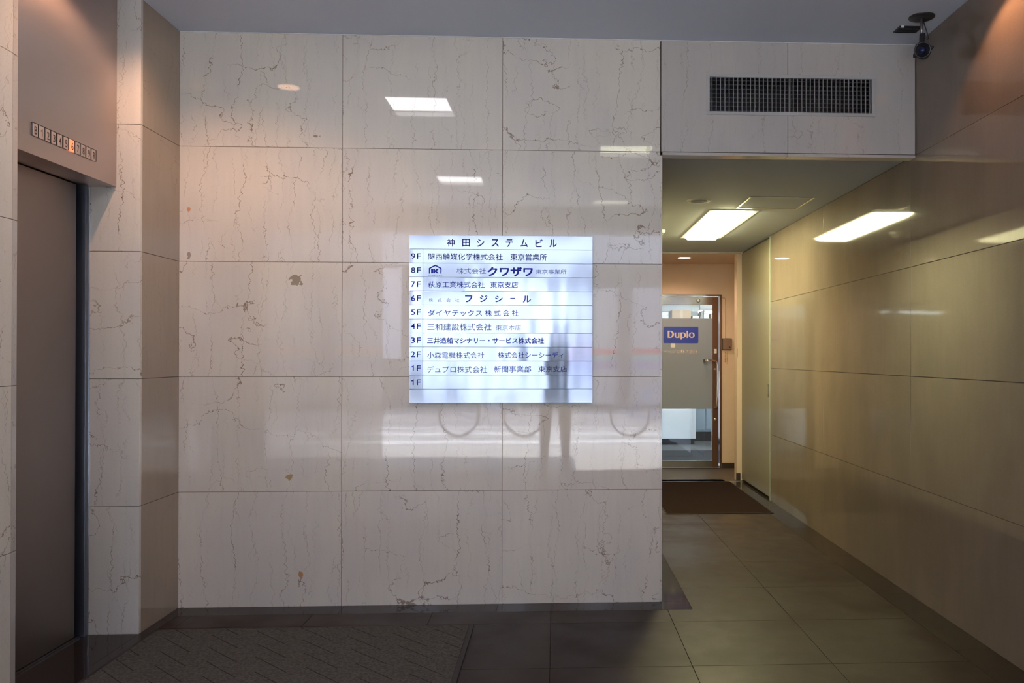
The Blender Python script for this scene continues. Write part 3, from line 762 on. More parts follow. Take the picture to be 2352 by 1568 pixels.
box('base', (2.12, 8.56, 0.0), (3.1, 8.95, 0.14), M_OFFCARPETD, cb)
place(cb, (2.6, 8.75, 0))
sh = thing('storage_shelf', 'tall grey storage shelf behind the frosted film of the glass door', 'shelf')
M_SHELF = plain('shelf_steel', (0.5, 0.5, 0.48), 0.5, noise=0.05)
box('shelf_board', (1.25, 7.5, 1.770), (2.32, 7.9, 1.800), M_SHELF, sh, 0.002)
box('shelf_board', (1.25, 7.5, 1.30), (2.32, 7.9, 1.325), M_SHELF, sh, 0.002)
for px in (1.25, 2.29):
    for py in (7.5, 7.87): box('shelf_post', (px, py, 0.0), (px + 0.03, py + 0.03, 1.77), M_SHELF, sh)
place(sh, (1.78, 7.7, 0))
M_CARD = plain('cardboard', (0.42, 0.28, 0.16), 0.85, noise=0.1, scale=12)
M_CARD2 = plain('pale_cardboard', (0.52, 0.40, 0.27), 0.85, noise=0.1, scale=12)
M_PAPER = plain('white_paper', (0.75, 0.75, 0.74), 0.8, noise=0.03)
M_TAPE = plain('packing_tape', (0.50, 0.36, 0.22), 0.3)
def carton(x0, x1, z1, mat, label):
    t = thing('cardboard_box', label, 'box', 'boxes on top of the office shelf')
    box('carton', (x0, 7.51, 1.800), (x1, 7.82, z1), mat, t, 0.004)
    xm = (x0 + x1) / 2
    box('tape', (xm - 0.02, 7.5085, 1.802), (xm + 0.02, 7.5098, z1 - 0.002), M_TAPE, t)
    place(t, (xm, 7.66, 1.80))
carton(1.655, 1.925, 1.960, M_CARD, 'large brown carton with tape on the office shelf, behind the glass door')
carton(2.205, 2.315, 1.905, M_CARD2, 'small tan carton at the right end of the office shelf')
def stack(x0, x1, n, label):
    t = thing('paper_stack', label, 'paper stack', 'white packets on top of the office shelf')
    for k in range(n):
        o = random.uniform(-0.004, 0.004)
        box('packet', (x0 + o, 7.51, 1.800 + k * 0.027), (x1 + o, 7.74, 1.825 + k * 0.027), M_PAPER, t, 0.002)
    place(t, ((x0 + x1) / 2, 7.62, 1.80))
stack(1.49, 1.60, 5, 'stack of five white packets left of the brown carton on the office shelf')
stack(1.950, 2.040, 3, 'low stack of three white packets right of the brown carton')
stack(2.115, 2.190, 6, 'tall stack of white packets beside the small tan carton')
gb = thing('grey_bin', 'grey tilted file box between two stacks of white packets', 'box')
bmx = bmesh.new(); bm_prism(bmx, [(2.045, 1.80), (2.11, 1.80), (2.11, 1.945), (2.085, 1.950)], 'Y', 7.52, 7.8); mk('file_box', bmx, plain('grey_board', (0.33, 0.31, 0.29), 0.8), gb, 0.002)
place(gb, (2.08, 7.66, 1.80))
M_TUBE = plain('office_tube', (0.9, 0.9, 0.9), 0.4, emit=(0.90, 0.95, 1.0), es=13.0)
def office_lamp(x0, x1, y, z, label):
    ot = thing('office_tube_light', label, 'ceiling light')
    bmx = bmesh.new(); bm_cyl(bmx, (x0, y, z), (x1, y, z), 0.016, seg=14); mk('tube', bmx, M_TUBE, ot)
    box('reflector', (x0, y - 0.07, z + 0.02), (x1, y + 0.07, z + 0.035), M_WHITE, ot, 0.002)
    box('lamp_body', (x0 + 0.02, y - 0.035, z + 0.035), (x1 - 0.02, y + 0.035, 2.62), M_WHITE, ot, 0.002)
    place(ot, ((x0 + x1) / 2, y, z))
office_lamp(2.20, 3.3, 8.5, 1.985, 'bright hanging fluorescent tube at upper right through the glass door')
office_lamp(1.0, 2.2, 6.9, 2.53, 'unseen fluorescent tube added under the office ceiling to light the frosted film')  # out of view, added to brighten the film from behind
sign_w = box('office_header_panel', (1.52, 9.0, 2.02), (2.32, 9.03, 2.25), M_PAPER, None)
tag(sign_w, 'plain white panel high in the office behind the boxes', 'panel')
for xk in (1.56, 2.24): box('panel_hanger', (xk, 9.005, 2.27), (xk + 0.02, 9.025, 2.62), M_SHELF, sign_w)
box('panel_rail', (1.50, 8.995, 2.25), (2.34, 9.035, 2.27), M_SHELF, sign_w)

# ------------------------------------------------------------------ directory sign
SX0, SX1, SZ1 = -0.767, 0.1975, 1.9445
SW = SX1 - SX0; KX = SW / 421.0; KZ = 0.883 / 384.0; PITCH = 0.883 / 12
def sx(px): return SX0 + (px - 940) * KX
def sz(py): return SZ1 - (py - 541) * KZ
sg = thing('directory_sign', 'large polished steel tenant directory board with blue lettering on the marble wall', 'sign')
box('back_panel', (SX0 + 0.004, -0.0085, SZ1 - 0.883 + 0.003), (SX1 - 0.004, 0.0, SZ1 - 0.003), M_BLACK, sg)
YS = -0.0125
XDIV = sx(971.5)
ink = {'n': M_INK, 'm': M_INKM, 'l': M_INKL, 'g': M_INKG}
def c1(x): return 920 + x / 5.113
def r1y(y): return 520 + y / 5.113
def r2y(y): return 730 + y / 5.113
rows = [
 ('title', [(None, ch, c1(cx - 43), c1(cx + 43), r1y(238), r1y(150), 'n', 0.018) for ch, cx in zip('神田システムビル', (588, 765, 935, 1105, 1273, 1445, 1622, 1788))]),
 ('9F', [(None, '関西触媒化学株式会社', c1(322), c1(1195), r1y(398), r1y(318), 'n', 0.004), (None, '東京営業所', c1(1285), c1(1712), r1y(398), r1y(318), 'n', 0.004)]),
 ('8F', [(None, '株式会社', c1(655), c1(998), r1y(558), r1y(490), 'l', -0.004), (None, 'クワザワ', c1(1020), c1(1545), r1y(582), r1y(478), 'm', 0.040), (None, '東京事業所', c1(1585), c1(1945), r1y(555), r1y(502), 'l', -0.002)]),
 ('7F', [(None, '萩原工業株式会社', c1(322), c1(985), r1y(722), r1y(648), 'm', 0.0), (None, '東京支店', c1(1050), c1(1375), r1y(722), r1y(648), 'm', 0.004)]),
 ('6F', [(None, ch, c1(cx - 25), c1(cx + 25), r1y(890), r1y(843), 'g', -0.006) for ch, cx in zip('株式会社', (357, 458, 560, 662))] +
        [(None, ch, c1(cx - wd_), c1(cx + wd_), r1y(b_), r1y(a), 'm', 0.022) for ch, cx, wd_, a, b_ in (('フ', 797, 41, 812, 890), ('ジ', 972, 43, 808, 888), ('シ', 1150, 43, 815, 888), ('ー', 1312, 28, 839, 850), ('ル', 1480, 46, 812, 890))]),
 ('5F', [(None, 'ダイヤテックス', c1(320), c1(955), r1y(1055), r1y(980), 'm', 0.0), (None, '株 式 会 社', c1(988), c1(1380), r1y(1055), r1y(978), 'm', 0.002)]),
 ('4F', [(None, '三和建設株式会社', c1(315), c1(1065), r2y(148), r2y(65), 'l', 0.0), (None, '東京本店', c1(1115), c1(1410), r2y(145), r2y(82), 'g', -0.008)]),
 ('3F', [(None, '三井造船マシナリー・サービス株式会社', c1(315), c1(1680), r2y(302), r2y(232), 'm', 0.020)]),
 ('2F', [(None, '小森電機株式会社', c1(315), c1(980), r2y(475), r2y(400), 'l', 0.0), (None, '株式会社シーシーディ', c1(1140), c1(1912), r2y(472), r2y(398), 'm', 0.0)]),
 ('1F', [(None, 'デュプロ株式会社', c1(312), c1(1015), r2y(643), r2y(565), 'l', -0.004), (None, '新聞事業部', c1(1095), c1(1530), r2y(638), r2y(562), 'm', 0.0), (None, '東京支店', c1(1615), c1(1955), r2y(635), r2y(562), 'n', 0.002)]),
 ('1F', []),
 ('blank', []),
]
for i, (lab, texts) in enumerate(rows):
    z1 = SZ1 - i * PITCH - 0.0007; z0 = SZ1 - (i + 1) * PITCH + 0.0007
    tilt = random.uniform(-0.0004, 0.0004)
    if lab in ('title', 'blank'):
        pl_ = box('title_plate' if lab == 'title' else 'blank_plate', (SX0, YS, z0), (SX1, -0.0085, z1), M_SIGN, sg, 0.0004)
        npn = pl_
    else:
        fp = box('floor_plate', (SX0, YS, z0), (XDIV - 0.0008, -0.0085, z1), M_SIGN, sg, 0.0004)
        cap = 0.0298
        zc_ = (z0 + z1) / 2 - 0.001
        ikm = M_INK if i < 3 else M_INKM
        d0, d1_ = (945.4, 950.9) if lab[0] == '1' else (944.4, 953.9)
        if lab[0] == '1': figure_one('floor_number', ikm, fp, sx(d0), sx(d1_), zc_ - cap / 2, zc_ + cap / 2, YS - 0.0006)
        else: text_mesh('floor_number', lab[0], ikm, fp, sx(d0), sx(d1_), zc_ - cap / 2, zc_ + cap / 2, YS - 0.0006, 0.012)
        text_mesh('floor_letter', 'F', ikm, fp, sx(957.6), sx(966.6), zc_ - cap / 2, zc_ + cap / 2, YS - 0.0006, 0.012)
        pl_ = box('name_plate', (XDIV + 0.0008, YS, z0), (SX1, -0.0085, z1), M_SIGN, sg, 0.0004)
    for (_, s_, xa, xb_, ya, yb_, ic, wt) in texts:
        text_mesh('lettering', s_, ink[ic], pl_, sx(xa), sx(xb_), sz(ya), sz(yb_), YS - 0.0006, wt + 0.004)
    if lab == '8F':
        # house shaped emblem: roof outline over a block and a notched K
        bmx = bmesh.new()
        def E(px, py): return (sx(c1(px)), sz(r1y(py)))
        ye0, ye1 = YS - 0.0012, YS - 0.0001
        bm_prism(bmx, [E(332, 556), E(332, 492), E(407, 453), E(480, 492), E(480, 556), E(466, 556), E(466, 501), E(407, 469), E(346, 501), E(346, 556)], 'Y', ye0, ye1)
        bm_prism(bmx, [E(358, 502), E(386, 502), E(386, 553), E(358, 553)], 'Y', ye0, ye1)
        bm_prism(bmx, [E(391, 502), E(404, 502), E(404, 520), E(420, 502), E(448, 502), E(422, 528), E(448, 553), E(420, 553), E(404, 536), E(404, 553), E(391, 553)], 'Y', ye0, ye1)
        mk('house_emblem', bmx, M_INKM, pl_)
        text_mesh('emblem_lettering', 'K U W A Z A W A', M_INKL, pl_, sx(c1(330)), sx(c1(485)), sz(r1y(585)), sz(r1y(571)), YS - 0.0006, 0.0)
place(sg, ((SX0 + SX1) / 2, 0, SZ1 - 0.883))

# ------------------------------------------------------------------ air vent in the beam
av = thing('air_vent', 'long rectangular ventilation grille with grey frame above the corridor mouth', 'vent')
VX0, VX1, VZ0, VZ1 = 0.808, 1.727, 2.603, 2.8225
fw = 0.0175
for a, b_ in (((VX0, VZ1 - fw), (VX1, VZ1)), ((VX0, VZ0), (VX1, VZ0 + fw)), ((VX0, VZ0 + fw), (VX0 + fw, VZ1 - fw)), ((VX1 - fw, VZ0 + fw), (VX1, VZ1 - fw))):
    box('frame_bar', (a[0], -0.007, a[1]), (b_[0], 0.012, b_[1]), M_VENTFR, av, 0.0012)
nv = 38
for k in range(nv):
    x = VX0 + fw + 0.0125 + k * 0.02325
    box('upright_vane', (x - 0.0012, -0.003, VZ0 + fw), (x + 0.0012, 0.012, VZ1 - fw), M_VANE, av)
box('centre_vane', (VX0 + fw + 0.0125 + 18.3 * 0.02325 - 0.0012, -0.003, VZ0 + fw), (VX0 + fw + 0.0125 + 18.3 * 0.02325 + 0.0012, 0.012, VZ1 - fw), M_VANEB, av)
for k in range(8):
    z = VZ0 + fw + 0.012 + k * 0.0232
    box('level_vane', (VX0 + fw, 0.018, z - 0.001), (VX1 - fw, 0.032, z + 0.001), M_VANEB, av)
bmx = bmesh.new(); bm_box(bmx, (VX0 + 0.004, 0.20, VZ0 - 0.0), (VX1 - 0.004, 0.21, VZ1))
bm_box(bmx, (VX0 + 0.002, 0.035, VZ0), (VX0 + 0.006, 0.21, VZ1)); bm_box(bmx, (VX1 - 0.006, 0.035, VZ0), (VX1 - 0.002, 0.21, VZ1)); bm_box(bmx, (VX0, 0.035, VZ1 - 0.002), (VX1, 0.21, VZ1 + 0.002)); bm_box(bmx, (VX0, 0.035, VZ0 - 0.002), (VX1, 0.21, VZ0 + 0.002))
mk('duct', bmx, M_BLACK, av)
place(av, (1.2675, 0, VZ0))

# ------------------------------------------------------------------ security camera on the hall ceiling
scm = thing('security_camera', 'black security camera hanging from a round ceiling plate at upper right', 'camera')
cx_, cy_ = 1.820, -0.376
bmx = bmesh.new(); rr = bm_lathe(bmx, [(0.0, -0.010), (0.035, -0.010), (0.055, -0.008), (0.063, -0.004), (0.063, 0.0)], (cx_, cy_, ZC), 40)
mk('ceiling_plate', bmx, M_DARKMETAL, scm, 0, True)
bmx = bmesh.new(); bm_cyl(bmx, (cx_, cy_, ZC - 0.010), (cx_, cy_, ZC - 0.10), 0.0075, seg=18); mk('pole', bmx, plain('grey_pole', (0.22, 0.22, 0.22), 0.35, 0.7), scm, 0, True)
bmx = bmesh.new(); bm_cyl(bmx, (cx_, cy_, ZC - 0.085), (cx_, cy_, ZC - 0.132), 0.011, 0.013, seg=18); mk('joint', bmx, M_BLACK, scm, 0.001)
bmx = bmesh.new()
A0 = Vector((cx_ + 0.034, cy_ + 0.065, ZC - 0.155)); A1 = Vector((cx_ - 0.020, cy_ - 0.055, ZC - 0.184))
ax = (A1 - A0).normalized()
prof = [(0.0, 0.0), (0.022, 0.001), (0.033, 0.010), (0.037, 0.025), (0.037, 0.105), (0.040, 0.108), (0.040, 0.130), (0.034, 0.132), (0.032, 0.118), (0.0, 0.116)]
xx = ax.orthogonal().normalized(); yyv = ax.cross(xx); rings = []
for r, hgt in prof:
    rings.append([bmx.verts.new(A0 + ax * hgt + (xx * math.cos(2 * PI * k / 28) + yyv * math.sin(2 * PI * k / 28)) * max(r, 1e-4)) for k in range(28)])
for a, b_ in zip(rings, rings[1:]):
    for k in range(28):
        j = (k + 1) % 28; bmx.faces.new((a[k], a[j], b_[j], b_[k]))
mk('housing', bmx, M_BLACK, scm, 0, True)
bmx = bmesh.new(); bmesh.ops.create_uvsphere(bmx, u_segments=20, v_segments=12, radius=0.018, matrix=Matrix.Translation(A0 + ax * 0.114))
lens = mk('lens', bmx, plain('blue_coated_lens', (0.01, 0.02, 0.08), 0.05, 0.2), scm, 0, True); lens['label'] = 'blue glinting lens'
bmx = bmesh.new(); bm_box(bmx, (cx_ - 0.045, cy_ - 0.03, ZC - 0.205), (cx_ - 0.030, cy_ - 0.0, ZC - 0.186)); mk('side_bracket', bmx, M_BLACK, scm, 0.002)
def loop(pts, r=0.0028):
    P = [Vector(p) for p in pts]; out = []
    for i in range(len(P) - 1):
        p0 = P[max(i - 1, 0)]; p1 = P[i]; p2 = P[i + 1]; p3 = P[min(i + 2, len(P) - 1)]
        for k in range(6):
            t = k / 6
            out.append(0.5 * ((2 * p1) + (p2 - p0) * t + (2 * p0 - 5 * p1 + 4 * p2 - p3) * t * t + (3 * p1 - p0 - 3 * p2 + p3) * t ** 3))
    out.append(P[-1]); bm = bmesh.new(); bm_tube(bm, out, r, 8); return bm
mk('cable', loop([(cx_ + 0.010, cy_, ZC - 0.025), (cx_ + 0.018, cy_, ZC - 0.05), (cx_ + 0.030, cy_, ZC - 0.085), (cx_ + 0.032, cy_, ZC - 0.11), (cx_ + 0.020, cy_, ZC - 0.105), (cx_ + 0.013, cy_, ZC - 0.08), (cx_ + 0.012, cy_, ZC - 0.12), (cx_ + 0.015, cy_ + 0.02, ZC - 0.15)]), M_BLACK, scm, 0, True)
mk('cable', loop([(cx_ + 0.022, cy_ + 0.03, ZC - 0.140), (cx_ + 0.045, cy_ + 0.02, ZC - 0.138), (cx_ + 0.064, cy_ + 0.01, ZC - 0.143), (cx_ + 0.055, cy_ + 0.03, ZC - 0.156), (cx_ + 0.040, cy_ + 0.05, ZC - 0.165)]), M_BLACK, scm, 0, True)
place(scm, (cx_, cy_, ZC))
cs = thing('ceiling_slot', 'flat black slotted plate on the ceiling behind the security camera', 'vent plate')
bmx = bmesh.new(); bm_box(bmx, (1.755, -0.262, ZC - 0.006), (1.875, -0.180, ZC)); mk('plate', bmx, M_DARKMETAL, cs, 0.001)
for k in range(5): box('slot_rib', (1.762, -0.254 + k * 0.0155, ZC - 0.009), (1.868, -0.249 + k * 0.0155, ZC - 0.006), M_BLACK, cs)
bmx = bmesh.new(); bm_box(bmx, (1.762, -0.266, ZC - 0.010), (1.778, -0.258, ZC)); mk('clip', bmx, M_WHITE, cs)
place(cs, (1.815, -0.22, ZC))

# ------------------------------------------------------------------ corridor ceiling fittings
M_PANELON = plain('fluorescent_diffuser', (0.9, 0.9, 0.85), 0.4, emit=(1.0, 0.93, 0.50), es=28.0)
fxl = thing('corridor_light', 'long fluorescent ceiling light glowing white on the corridor ceiling', 'ceiling light')
LX0, LX1, LY0, LY1 = 1.188, 1.492, 1.81, 3.28
for a, b_ in (((LX0 - 0.035, LY0 - 0.02), (LX0, LY1 + 0.02)), ((LX1, LY0 - 0.02), (LX1 + 0.035, LY1 + 0.02)), ((LX0, LY0 - 0.02), (LX1, LY0)), ((LX0, LY1), (LX1, LY1 + 0.02))):
    box('frame_bar', (a[0], a[1], ZS - 0.008), (b_[0], b_[1], ZS), M_WHITE, fxl, 0.001)
bmx = bmesh.new()
top = [(LX0 + .001, LY0 + .001), (LX1 - .001, LY0 + .001), (LX1 - .001, LY1 - .001), (LX0 + .001, LY1 - .001)]
bot = [(LX0 + .025, LY0 + .03), (LX1 - .025, LY0 + .03), (LX1 - .025, LY1 - .03), (LX0 + .025, LY1 - .03)]
A = [bmx.verts.new((x, y, ZS - 0.001)) for x, y in top]; B = [bmx.verts.new((x, y, ZS - 0.030)) for x, y in bot]
bmx.faces.new(A); bmx.faces.new(B[::-1])
for i in range(4): bmx.faces.new((A[i], A[(i + 1) % 4], B[(i + 1) % 4], B[i]))
mk('diffuser', bmx, M_PANELON, fxl)
place(fxl, (1.34, 2.54, ZS))
spk = thing('ceiling_speaker', 'round grey ceiling speaker disc ahead of the corridor light', 'speaker')
bmx = bmesh.new(); bm_lathe(bmx, [(0.0, -0.004), (0.066, -0.004), (0.070, -0.008), (0.080, -0.008), (0.088, 0.0)], (1.010, 1.425, ZS), 40); mk('rim', bmx, plain('grey_speaker_paint', (0.40, 0.40, 0.38), 0.45), spk, 0, True)
for k in range(4):
    r = 0.014 + 0.013 * k; bmx = bmesh.new()
    bm_lathe(bmx, [(r, -0.0042), (r, -0.0085), (r + 0.005, -0.0085), (r + 0.005, -0.0042)], (1.010, 1.425, ZS), 32); mk('grille_ring', bmx, M_VANEB, spk, 0, True)
place(spk, (1.01, 1.425, ZS))
ht = thing('access_hatch', 'square inspection hatch with thin metal rim in the corridor ceiling', 'hatch')
HX0, HX1, HY0, HY1 = 1.335, 1.790, 1.262, 1.715
box('hatch_panel', (HX0 + 0.014, HY0 + 0.014, ZS - 0.003), (HX1 - 0.014, HY1 - 0.014, ZS - 0.0002), M_CEILC, ht)
M_RIM = plain('brass_toned_rim', (0.55, 0.52, 0.36), 0.3, 0.8)
for a, b_ in (((HX0, HY0), (HX1, HY0 + 0.011)), ((HX0, HY1 - 0.011), (HX1, HY1)), ((HX0, HY0 + 0.011), (HX0 + 0.011, HY1 - 0.011)), ((HX1 - 0.011, HY0 + 0.011), (HX1, HY1 - 0.011))):
    box('rim_bar', (a[0], a[1], ZS - 0.006), (b_[0], b_[1], ZS), M_RIM, ht, 0.001)
place(ht, (1.56, 1.49, ZS))
sm = thing('smoke_detector', 'small white smoke detector half hidden by the wall end on the corridor ceiling', 'smoke detector')
bmx = bmesh.new(); bm_lathe(bmx, [(0.0, -0.048), (0.022, -0.048), (0.028, -0.040), (0.030, -0.022), (0.048, -0.020), (0.052, -0.012), (0.052, 0.0)], (0.905, 2.86, ZS), 32); mk('detector_body', bmx, M_WHITE, sm, 0, True)
bmx = bmesh.new(); bm_lathe(bmx, [(0.031, -0.038), (0.034, -0.036), (0.034, -0.026), (0.031, -0.024)], (0.905, 2.86, ZS), 32); mk('sensing_ring', bmx, M_VANEB, sm, 0, True)
place(sm, (0.905, 2.86, ZS))

def downlight(x, y, z, r, energy, colr, label, cone, blend, emis, dz=0.01, shape=0.02):
    t = thing('downlight', label, 'downlight')
    bmx = bmesh.new(); bm_lathe(bmx, [(r, -0.001), (r + 0.004, -0.005), (r + 0.016, -0.004), (r + 0.020, 0.0)], (x, y, z), 40); mk('trim_ring', bmx, M_WHITE, t, 0, True)
    bmx = bmesh.new(); bm_cyl(bmx, (x, y, z - 0.001), (x, y, z - 0.0035), r, seg=36)
    mk('lamp_glass', bmx, plain('warm_lamp', (0.9, 0.7, 0.5), 0.4, emit=colr, es=emis), t)
    l = bpy.data.lights.new('downlight_beam', 'SPOT'); l.energy = energy; l.color = colr; l.spot_size = math.radians(cone); l.spot_blend = blend; l.shadow_soft_size = shape
    lo = bpy.data.objects.new('downlight_beam', l); COL.objects.link(lo); lo.location = (x, y, z - dz)
    lo.parent = t
    place(t, (x, y, z))
    return t
downlight(-1.675, -0.905, ZC, 0.065, 24, (1.0, 0.56, 0.35), 'round warm downlight in the hall ceiling in front of the lift', 142, 0.55, 5.0, 0.012)
downlight(1.775, -0.98, ZC, 0.060, 12, (1.0, 0.46, 0.22), 'round warm downlight in the hall ceiling close to the right wall', 112, 0.30, 5.0, 0.012)
downlight(1.412, 4.76, 2.388, 0.068, 20, (1.0, 0.70, 0.50), 'round warm downlight in the low recess ceiling before the glass door', 150, 0.7, 12.0, 0.012)

# hall ceiling light panels (seen only as reflections in the polished wall)
def hall_panel(x0, x1, y0, y1, colr, st, label):
    t = thing('hall_light', label, 'ceiling light', 'square light panels in the hall ceiling')
    for a, b_ in (((x0 - 0.03, y0 - 0.03), (x0, y1 + 0.03)), ((x1, y0 - 0.03), (x1 + 0.03, y1 + 0.03)), ((x0, y0 - 0.03), (x1, y0)), ((x0, y1), (x1, y1 + 0.03))):
        box('frame_bar', (a[0], a[1], ZC - 0.006), (b_[0], b_[1], ZC), M_WHITE, t)
    box('diffuser', (x0, y0, ZC - 0.004), (x1, y1, ZC - 0.001), plain('panel_glow', (0.9, 0.9, 0.9), 0.4, emit=colr, es=st), t)
    box('end_diffuser', (x0, y0 - 0.14, ZC - 0.0045), (x1, y0 - 0.03, ZC - 0.001), plain('panel_dim_glow', (0.9, 0.9, 0.9), 0.4, emit=colr, es=st * 0.25), t)
    place(t, ((x0 + x1) / 2, (y0 + y1) / 2, ZC))
hall_panel(-1.110, -0.712, -1.380, -1.072, (1.0, 0.97, 0.98), 8.5, 'square ceiling light panel nearest the sign wall')
hall_panel(-1.115, -0.700, -3.780, -3.525, (1.0, 0.97, 0.98), 8.0, 'square ceiling light panel further from the sign wall')
hall_panel(0.366, 0.782, -2.520, -2.290, (1.0, 1.0, 0.72), 4.5, 'yellowish ceiling light panel in front of the corridor mouth')
hall_panel(0.422, 0.790, -4.880, -4.700, (1.0, 1.0, 0.72), 2.4, 'dim yellowish ceiling light panel near the street front')

# ------------------------------------------------------------------ mats
dm_ = thing('entrance_mat', 'large charcoal ribbed mat with black edging on the floor before the lift', 'mat')
box('mat_pile', (-1.885, -2.3, 0.0), (-0.415, -0.378, 0.008), M_MATD, dm_, 0.002)
box('mat_edging', (-0.415, -2.3, 0.0), (-0.392, -0.362, 0.0075), M_MATEDGE, dm_, 0.002)
box('mat_edging', (-1.895, -0.378, 0.0), (-0.415, -0.368, 0.0070), M_MATEDGE, dm_, 0.002)
box('mat_edging', (-1.899, -2.3, 0.0), (-1.885, -0.368, 0.0075), M_MATEDGE, dm_, 0.002)
place(dm_, (-1.15, -1.35, 0))
db = thing('door_mat', 'dark brown rectangular doormat on the corridor floor before the glass door', 'mat')
box('mat_pile', (0.926, 2.508, 0.0), (1.812, 4.285, 0.007), M_MATB, db, 0.002)
for a, b_ in (((0.918, 2.500), (1.820, 2.508)), ((0.918, 4.285), (1.820, 4.293)), ((0.918, 2.508), (0.926, 4.285)), ((1.812, 2.508), (1.820, 4.285))):
    box('mat_edging', (a[0], a[1], 0.0), (b_[0], b_[1], 0.006), M_MATEDGE, db)
place(db, (1.37, 3.4, 0))

# ------------------------------------------------------------------ street front behind the camera (seen in reflections)
M_FRONT = plain('dark_front_stone', (0.16, 0.13, 0.11), 0.3, noise=0.2, scale=6)
struct(box('wall_front_left', (-4.2, YF - 0.25, -0.05), (-2.75, YF, ZC + 0.3), M_FRONT))
struct(box('wall_front_right', (1.35, YF - 0.25, -0.05), (XR + 0.25, YF, ZC + 0.3), M_FRONT))
struct(box('wall_front_top', (-2.75, YF - 0.25, 2.76), (1.35, YF, ZC + 0.3), M_FRONT))
struct(box('wall_left_outer', (-4.3, YF, -0.05), (-4.2, -2.0, ZC + 0.05), M_GROUT))
struct(box('trim_1', (1.30, YF - 0.20, 0.0), (1.35, YF - 0.02, 2.76), M_CHROME))
struct(box('trim_2', (-2.75, YF - 0.20, 0.0), (-2.70, YF - 0.02, 2.76), M_CHROME))
struct(box('added_shade_canopy', (-3.2, YF - 1.8, 2.95), (2.2, YF - 0.25, 3.12), M_FRONT))  # unseen canopy, added to shade the pavement nearest the entrance
struct(box('ground', (-40, -60, -0.20), (40, YF, -0.012), M_PAVE))
struct(box('ground_road', (-40, -16.2, -0.012), (40, -10.8, -0.004), M_STREET))
M_LINE = plain('road_paint', (0.75, 0.75, 0.73), 0.7, noise=0.1)
struct(box('ground_line', (-40, -11.15, -0.004), (40, -10.95, 0.0), M_LINE))
struct(box('ground_line_far', (-40, -15.6, -0.004), (40, -15.45, 0.0), M_LINE))

struct(box('ground_line_near', (-40, -9.95, -0.012), (40, -9.70, 0.0), M_LINE))
struct(box('ground_line_mid', (-40, -8.75, -0.012), (40, -8.30, 0.0), M_LINE))
# the building across the street, mirrored faintly in the polished stone and the sign
M_FAC = plain('facade_render', (0.34, 0.35, 0.375), 0.8, noise=0.1, scale=0.8)
M_FACD = plain('facade_dark', (0.07, 0.07, 0.08), 0.5, noise=0.2)
M_FACW = plain('facade_white_panel', (0.46, 0.47, 0.50), 0.6, noise=0.05)
M_SHUT = plain('shutter_grey', (0.40, 0.41, 0.43), 0.5, noise=0.04)
YB = -16.5
fb = thing('street_building', 'building across the street with louvred shutters, mirrored in the polished wall', 'building')
box('facade_wall', (-14, YB - 3, 3.55), (14, YB, 13.0), M_FAC, fb)
box('facade_core', (-14, YB - 3, 0), (14, YB - 0.3, 3.55), M_FACD, fb)
for xcol in (-9.5, -5.3, -1.55, 1.72, 5.0, 9.0):
    box('column', (xcol - 0.13, YB - 0.3, 0), (xcol + 0.13, YB + 0.05, 3.55), M_FACD if xcol > 0 else M_FACW, fb)
for (xa, xb2) in ((-1.40, -0.2), (-0.1, 1.57), (1.87, 3.2), (3.3, 4.85)):
    if xa > 0 or xb2 > 0.5:
        zz = 0.12; k = 0
        while zz < 3.0:
            bmx = bmesh.new(); bm_box(bmx, (xa, YB - 0.22, zz), (xb2, YB - 0.12, zz + 0.058))
            o = mk('shutter_slat', bmx, None, fb)
            m_ = M_SHUT
            if 1.33 <= zz < 1.48: m_ = bpy.data.materials.get('stripe_red') or plain('stripe_red', (0.60, 0.06, 0.07), 0.5)
            elif 1.13 <= zz < 1.30: m_ = bpy.data.materials.get('stripe_teal') or plain('stripe_teal', (0.18, 0.45, 0.42), 0.5)
            elif 0.95 <= zz < 1.13: m_ = bpy.data.materials.get('stripe_violet') or plain('stripe_violet', (0.20, 0.17, 0.40), 0.5)
            o.data.materials.append(m_)
            zz += 0.072
    else:
        box('shop_panel', (xa, YB - 0.25, 0.3), (xb2, YB - 0.15, 3.2), M_FACW, fb)
box('shop_panel', (-4.95, YB - 0.25, 1.25), (-3.78, YB - 0.15, 3.5), M_FACW, fb)
box('shop_panel', (-3.6, YB - 0.25, 0.4), (-1.8, YB - 0.15, 2.9), M_SHUT, fb)
for xk in range(-6, 7):
    for zk in (4.6, 7.6, 10.4):
        box('window', (xk * 2.1 - 0.7, YB, zk), (xk * 2.1 + 0.7, YB + 0.03, zk + 1.5), M_FACD, fb)
place(fb, (0, YB, 0))

